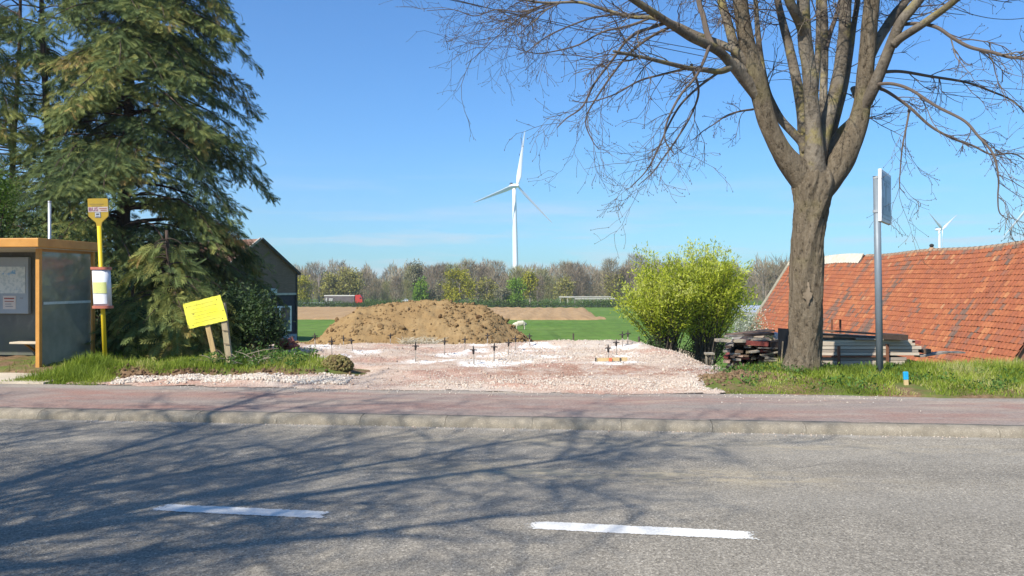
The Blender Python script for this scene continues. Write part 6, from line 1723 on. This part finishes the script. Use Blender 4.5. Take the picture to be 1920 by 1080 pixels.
for px_, y0, y1 in ((1573, 649, 682), (1664, 645, 684)):
    b = Buf(); beam(b, P(px_, y1 + 6, YB - .05), P(px_, y0, YB - .05), .045, .03, up=(0, 1, 0)); part('bracket', b, rust, pan_)
for px_ in (1560, 1575.5):
    b = Buf(); beam(b, P(px_, 640, YB + .5), P(px_, 599, YB + .5), .03, .03, up=(0, 1, 0)); part('rod', b, rust, pan_)
tp = [wood[3], wood[2], wood[4], wood[3], wood[2]]
for q, (a0, a1, y0, y1, dz) in enumerate([(1536, 1690, 619, 629, .1), (1520, 1672, 624, 634, .35), (1540, 1694, 627.5, 633.5, .55), (1530, 1620, 630, 633, 0.05), (1600, 1660, 634.5, 636, .02)]):
    b = Buf(); beam(b, P(a0, y0, YB + dz), P(a1, y1, YB + dz), .22, .028); part('top_plank', b, tp[q], pan_)
b = Buf(); beam(b, P(1652, 630, YB + .0), P(1694, 632, YB + .0), .35, .10); part('top_plank', b, wood[4], pan_)
b = Buf(); beam(b, P(1538, 633.5, YB + .25), P(1655, 636, YB + .25), .3, .03); part('batten', b, plain('grey_batten', (.26, .25, .25)), pan_)
b = Buf(); beam(b, P(1700, 640, YB + .2), P(1716, 640.5, YB + .2), .4, .06); part('offcut', b, wood[5], pan_)
lp = thing('loose_plank', np.append(P(1768, 665, 14.5)[:2], .1), 'single grey plank propped at the right end of the formwork stack', 'plank')
b = Buf(); c_ = [P(1722, 657, 14.6), P(1738, 657, 14.6)]; beam(b, c_[0], c_[1], .3, .075); part('offcut', b, wood[3], lp)
b = Buf(); beam(b, P(1720, 668, 14.4), P(1768, 660.5, 14.5), .18, .03); beam(b, P(1768, 660.3, 14.5), P(1803, 660.5, 14.6), .18, .03); part('board', b, wood[2], lp)

# little stool
st = thing('small_stool', np.append(P(1330, 674, 19.0)[:2], -.25), 'small pale wooden stool standing by the foot of the willows', 'stool')
b = Buf(); beam(b, P(1322, 663, 19), P(1338, 663, 19), .22, .045); part('seat', b, wood[6], st)
for px_ in (1324.5, 1335.5):
    b = Buf(); beam(b, P(px_, 682, 19), P(px_, 664.5, 19), .035, .03, up=(0, 1, 0)); part('leg', b, wood[6], st)

# ------------------------------------------------------------------ far things
for q, (px, y0, y1, Y) in enumerate([(1075, 625, 642, 44), (1161.5, 637, 652, 38), (1200, 631, 652, 36), (1213.5, 640, 652, 37)]):
    o = thing('fence_post', P(px, y1, Y), ['lone dark fence post standing in the middle of the meadow', 'dark fence post left of the bare meadow corner', 'tall leaning fence post in the bare meadow corner', 'pale short post beside the willow bush'][q], 'post', 'field fence posts')
    b = Buf(); tube(b, [P(px, y1, Y) + [0, 0, -1.0], P(px - (2 if q == 2 else 0), y0, Y)], .05 if q != 3 else .03, 6); part('stake', b, plain('old_fence_wood', (.10, .08, .06)) if q != 3 else plain('pale_fence_wood', (.5, .47, .4)), o)

# sheep
SY = 74.0
s0 = P(975, 622, SY); g = float(H(s0[0], SY))
shp = thing('sheep', (s0[0], SY, g), 'cream sheep grazing in the meadow beside the earth mound', 'sheep')
def skin_mesh(name, verts, edges, radii, sub=2):
    me = bpy.data.meshes.new(name); me.from_pydata(verts, edges, [])
    o = bpy.data.objects.new(name, me); COL.objects.link(o)
    m = o.modifiers.new('s', 'SKIN'); m.use_smooth_shade = True
    for i, r in enumerate(radii): me.skin_vertices[0].data[i].radius = r if np.ndim(r) else (r, r)
    me.skin_vertices[0].data[0].use_root = True
    mm = o.modifiers.new('d', 'SUBSURF'); mm.levels = sub; mm.render_levels = sub
    bpy.context.view_layer.update()
    r = bpy.data.meshes.new_from_object(o.evaluated_get(bpy.context.evaluated_depsgraph_get()))
    bpy.data.objects.remove(o)
    return r
sv = [(0, 0, .62), (.30, 0, .64), (.52, 0, .62), (-.30, 0, .60), (-.50, 0, .56), (-.68, 0, .46), (-.84, 0, .26), (-.94, 0, .12),
      (.40, .13, .40), (.43, .13, .22), (.40, .13, .02), (.40, -.13, .40), (.43, -.13, .22), (.40, -.13, .02), (-.36, .12, .38), (-.36, .12, .2), (-.37, .12, .02), (-.36, -.12, .38), (-.36, -.12, .2), (-.37, -.12, .02), (.64, 0, .55), (.68, 0, .42)]
se = [(0, 1), (1, 2), (0, 3), (3, 4), (4, 5), (5, 6), (6, 7), (2, 8), (8, 9), (9, 10), (2, 11), (11, 12), (12, 13), (3, 14), (14, 15), (15, 16), (3, 17), (17, 18), (18, 19), (2, 20), (20, 21)]
sr = [.27, .27, .20, .25, .18, .12, .09, .05] + [.09, .045, .035] * 2 + [.08, .04, .035] * 2 + [.06, .035]
put('body', skin_mesh('body', sv, se, sr), plain('fleece', (.62, .56, .43), (.52, .46, .35), 14, .95, .8, 30), shp)
b = Buf()
for sd in (-1, 1): tube(b, [(-.80, .06 * sd, .32), (-.80, .17 * sd, .30)], [.03, .012], 6)
put('ears', b.mesh('ears'), plain('sheep_ear', (.50, .40, .32)), shp)
shp.rotation_euler = (0, 0, .25)

# motorway: lorry, car, barrier
MY_ = 228.0; mg = CAMZ - (574 - HORIZON) / FPX * MY_
lor = thing('lorry', (WX(645, MY_), MY_, mg), 'lorry with a red cab and dark open trailer on the far motorway', 'lorry')
def lb(name, px0, px1, y0, y1, wid, mat, par=lor, Y=MY_, bev=.05):
    b = Buf(); a = P(px0, y0, Y); c = P(px1, y1, Y); box(b, ((a[0] + c[0]) / 2, Y + wid / 2, (a[2] + c[2]) / 2), (c[0] - a[0], wid, abs(a[2] - c[2]))); return part(name, b, mat, par, bevel=bev)
lb('trailer', 608, 664.5, 555.5, 568, 2.4, plain('dark_trailer_side', (.105, .085, .08), (.14, .12, .11), .6, .8))
lb('top_rail', 607.5, 665, 553.5, 555.3, 2.5, plain('pale_top_rail', (.62, .58, .50)))
lb('rear_frame', 610.5, 613.5, 558.5, 567, .1, plain('pale_load', (.58, .56, .52)), Y=MY_ - .12); lb('load', 617, 624, 559.5, 565, .1, plain('pale_load2', (.46, .45, .40)), Y=MY_ - .12)
lb('chassis', 609, 678, 568.2, 569.8, 2.0, plain('dark_chassis', (.05, .05, .055)))
cab_m = plain('red_cab_paint', (.52, .045, .03), (.44, .04, .03), 1, .4)
b = Buf()
z = lambda y_: CAMZ - (y_ - HORIZON) / FPX * MY_
pr = [(666, 568.5), (666, 553.2), (675, 552.6), (678, 557), (679.2, 562), (679.2, 568.5)]
prism(b, [[WX(a, MY_), MY_, z(c)] for a, c in pr], np.array([0, 1.0, 0]), 2.4); cab = part('cab', b, cab_m, lor)
lb('windscreen', 674.5, 677, 557.5, 560.5, .05, plain('cab_glass', (.05, .06, .07), None, 2, .2), Y=MY_ - .03, bev=0)
for px_ in (614, 620, 626, 668, 675):
    b = Buf(); c = P(px_, 571.5, MY_ - .05); tube(b, [c, c + [0, .4, 0]], .5, 14); part('wheel', b, plain('tyre_rubber', (.03, .03, .03)), lor)
car = thing('white_car', P(760, 566, MY_), 'white car passing on the motorway just above the mound crest', 'car')
b = Buf(); pr = [(753, 566.5), (753.3, 563.2), (756, 562.8), (757.5, 560.8), (762.5, 560.6), (764.5, 562.8), (768, 563.4), (768.3, 566.5)]
prism(b, [[WX(a, MY_), MY_, z(c)] for a, c in pr], np.array([0, 1.0, 0]), 1.7); part('body', b, plain('white_car_paint', (.72, .73, .74), None, 1, .3), car)
lb('window', 757.2, 763.2, 561.4, 562.7, .04, plain('car_glass', (.06, .07, .08), None, 2, .2), car, MY_ - .03, 0)
for px_ in (756, 765.5):
    b = Buf(); c = P(px_, 566.7, MY_ - .03); tube(b, [c, c + [0, .25, 0]], .30, 12); part('wheel', b, plain('tyre_rubber', (.03, .03, .03)), car)
bar = thing('motorway_barrier', P(1100, 562, MY_), 'long pale crash barrier seen through the trunks beside the willow', 'barrier')
bar_m = plain('pale_barrier_steel', (.56, .53, .46), (.46, .44, .38), .3, .6)
lb('rail', 1048, 1146, 555.8, 557.6, .1, bar_m, bar, MY_ - 5, 0); lb('rail', 1078, 1153, 559.3, 561.0, .1, bar_m, bar, MY_ - 5, 0)
for px_ in range(1050, 1150, 14): lb('post', px_, px_ + .7, 556, 568, .1, bar_m, bar, MY_ - 4.8, 0)
bar = thing('motorway_barrier', P(580, 568, MY_ - 20), 'grey crash barrier left of the lorry beside the house', 'barrier')
lb('rail', 545, 640, 567, 568.6, .1, plain('grey_barrier_steel', (.34, .36, .38)), bar, MY_ - 5, 0)
for px_ in range(548, 640, 14): lb('post', px_, px_ + .6, 567.5, 574, .1, bar_m, bar, MY_ - 4.8, 0)
mw = Buf(); X, Y = np.meshgrid(np.linspace(-220, 200, 40), np.array([225.0, 236])); grid(mw, X, Y, 0 * X + mg - .02); put('motorway', mw.mesh('motorway'), plain('far_asphalt', (.12, .12, .12)), kind='structure')

# ------------------------------------------------------------------ wind turbines
turb_w = plain('turbine_white', (.80, .82, .84), (.76, .78, .80), .02, .45)
def blade(b, hub, axis_n, ang, side, L):
    up = np.array([0, 0, 1.0]); d_ = up * math.cos(ang) + side * math.sin(ang); ch = np.cross(d_, axis_n)
    S_ = np.array([0, .03, .08, .16, .24, .4, .6, .8, .95, 1.0]); C_ = np.array([.9, 1.0, 1.5, 2.2, 2.1, 1.6, 1.15, .75, .4, .08]) * L / 45; T_ = np.array([.9, .95, .8, .55, .42, .28, .18, .11, .06, .03]) * L / 45
    tw = np.interp(S_, [0, .2, 1], [.9, .45, .05])
    rings = []
    for s_, c_, t_, w_ in zip(S_, C_, T_, tw):
        cd = ch * math.cos(w_) + axis_n * math.sin(w_); td = -ch * math.sin(w_) + axis_n * math.cos(w_)
        an = np.linspace(0, 2 * math.pi, 12, endpoint=False)
        off = cd * .28 * max(0, c_ - .9 * L / 45)
        rings.append(hub + d_ * L * s_ + off + np.outer(np.cos(an) * c_ * .9, cd) + np.outer(np.sin(an) * t_ * .9, td) + axis_n * (.02 * L * s_ * s_))
    n = 12; m = len(rings); idx = np.arange(m - 1)[:, None] * n + np.arange(n)[None]; j2 = np.arange(m - 1)[:, None] * n + (np.arange(n)[None] + 1) % n
    b.add(np.concatenate(rings), np.stack([idx, j2, j2 + n, idx + n], -1).reshape(-1, 4))
def turbine(px, py, Y, R, yaw, a0, label, towx):
    hub = P(px, py, Y); g = -8.0
    root = thing('wind_turbine', (P(towx, 0, Y)[0], Y, g), label, 'wind turbine')
    ax_n = np.array([math.sin(yaw), -math.cos(yaw), 0])        # towards the wind
    side = np.array([math.cos(yaw), math.sin(yaw), 0])
    k_ = R / 45
    tb = P(towx, 0, Y); htop = hub[2] - 1.6 * k_
    b = Buf(); zz = np.linspace(g, htop, 12); tx_ = hub[0] - ax_n[0] * 4.2 * k_; ty_ = hub[1] - ax_n[1] * 4.2 * k_
    tube(b, np.stack([np.linspace(tb[0], tx_, 12), np.full(12, ty_), zz], 1), np.linspace(2.5, 1.45, 12) * k_, 24); part('tower', b, turb_w, root, True)
    b = Buf(); c0 = hub - ax_n * 1.2 * k_; c1 = hub - ax_n * 10 * k_
    pts = [c0 + (c1 - c0) * f for f in (0, .08, .4, .75, .95, 1.0)]
    tube(b, pts, np.array([1.2, 1.7, 1.95, 1.8, 1.4, .8]) * k_, 14); nac = part('nacelle', b, turb_w, root, True)
    b = Buf(); box(b, c1 * .8 + c0 * .2 + [0, 0, 2.4 * k_], (1.6 * k_, 2.2 * k_, 1.3 * k_), yaw); put('cooler', b.mesh('cooler', root_loc(root)), plain('dark_cooler', (.10, .11, .12)), nac)
    b = Buf(); tube(b, [hub + ax_n * 1.9 * k_, hub + ax_n * 1.5 * k_, hub + ax_n * .4 * k_, hub - ax_n * 1.2 * k_], np.array([.3, .95, 1.5, 1.5]) * k_, 14); part('hub', b, turb_w, root, True)
    for q in range(3):
        b = Buf(); blade(b, hub, ax_n, a0 + q * 2 * math.pi / 3, side, R); part('blade', b, turb_w, root, True)
turbine(970, 348, 610, 45, math.radians(36), math.radians(9), 'large white wind turbine standing over the wood in the middle', 967.5)
turbine(1767, 430, 1080, 45, math.radians(34), math.radians(60), 'smaller distant white wind turbine rising behind the tiled roof', 1765)
turbine(1944, 372, 610, 45, math.radians(12), math.radians(-14), 'white wind turbine cut by the right edge, only blade ends showing', 1942)

# ------------------------------------------------------------------ overhead wires
wire_m = plain('overhead_wire', (.05, .05, .055))
def wire(pA, pB, label, sagm=.35):
    b = Buf(); s_ = np.linspace(-.25, 1.25, 26); pts = pA + (pB - pA) * s_[:, None]; pts[:, 2] += -sagm * 4 * s_ * (1 - s_)
    o = thing('overhead_wire', (pA + pB) / 2, label, 'wire', 'overhead wires'); tube(b, pts, .011, 5); part('cable', b, wire_m, o)
wire(P(868, 5, 20), P(1920, 168, 30), 'upper thin overhead wire crossing behind the tree crown')
wire(P(956, 25, 20), P(1920, 190, 29.5), 'lower thin overhead wire crossing behind the tree crown')
wire(P(1700, -34, 20), P(1920, 34, 24), 'short stretch of wire at the top right corner')

# ------------------------------------------------------------------ the air
hz = Buf(); box(hz, (0, 480, 55), (2600, 1400, 134))
hm_ = bpy.data.materials.new('thin_air'); hm_.use_nodes = True; hm_.node_tree.nodes.clear()
ho = hm_.node_tree.nodes.new('ShaderNodeOutputMaterial'); hv = hm_.node_tree.nodes.new('ShaderNodeVolumePrincipled')
hv.inputs['Color'].default_value = (.86, .92, 1.0, 1); hv.inputs['Density'].default_value = .0003; hv.inputs['Anisotropy'].default_value = .2
hm_.node_tree.links.new(hv.outputs[0], ho.inputs['Volume'])
put('haze', hz.mesh('haze'), hm_, kind='stuff')
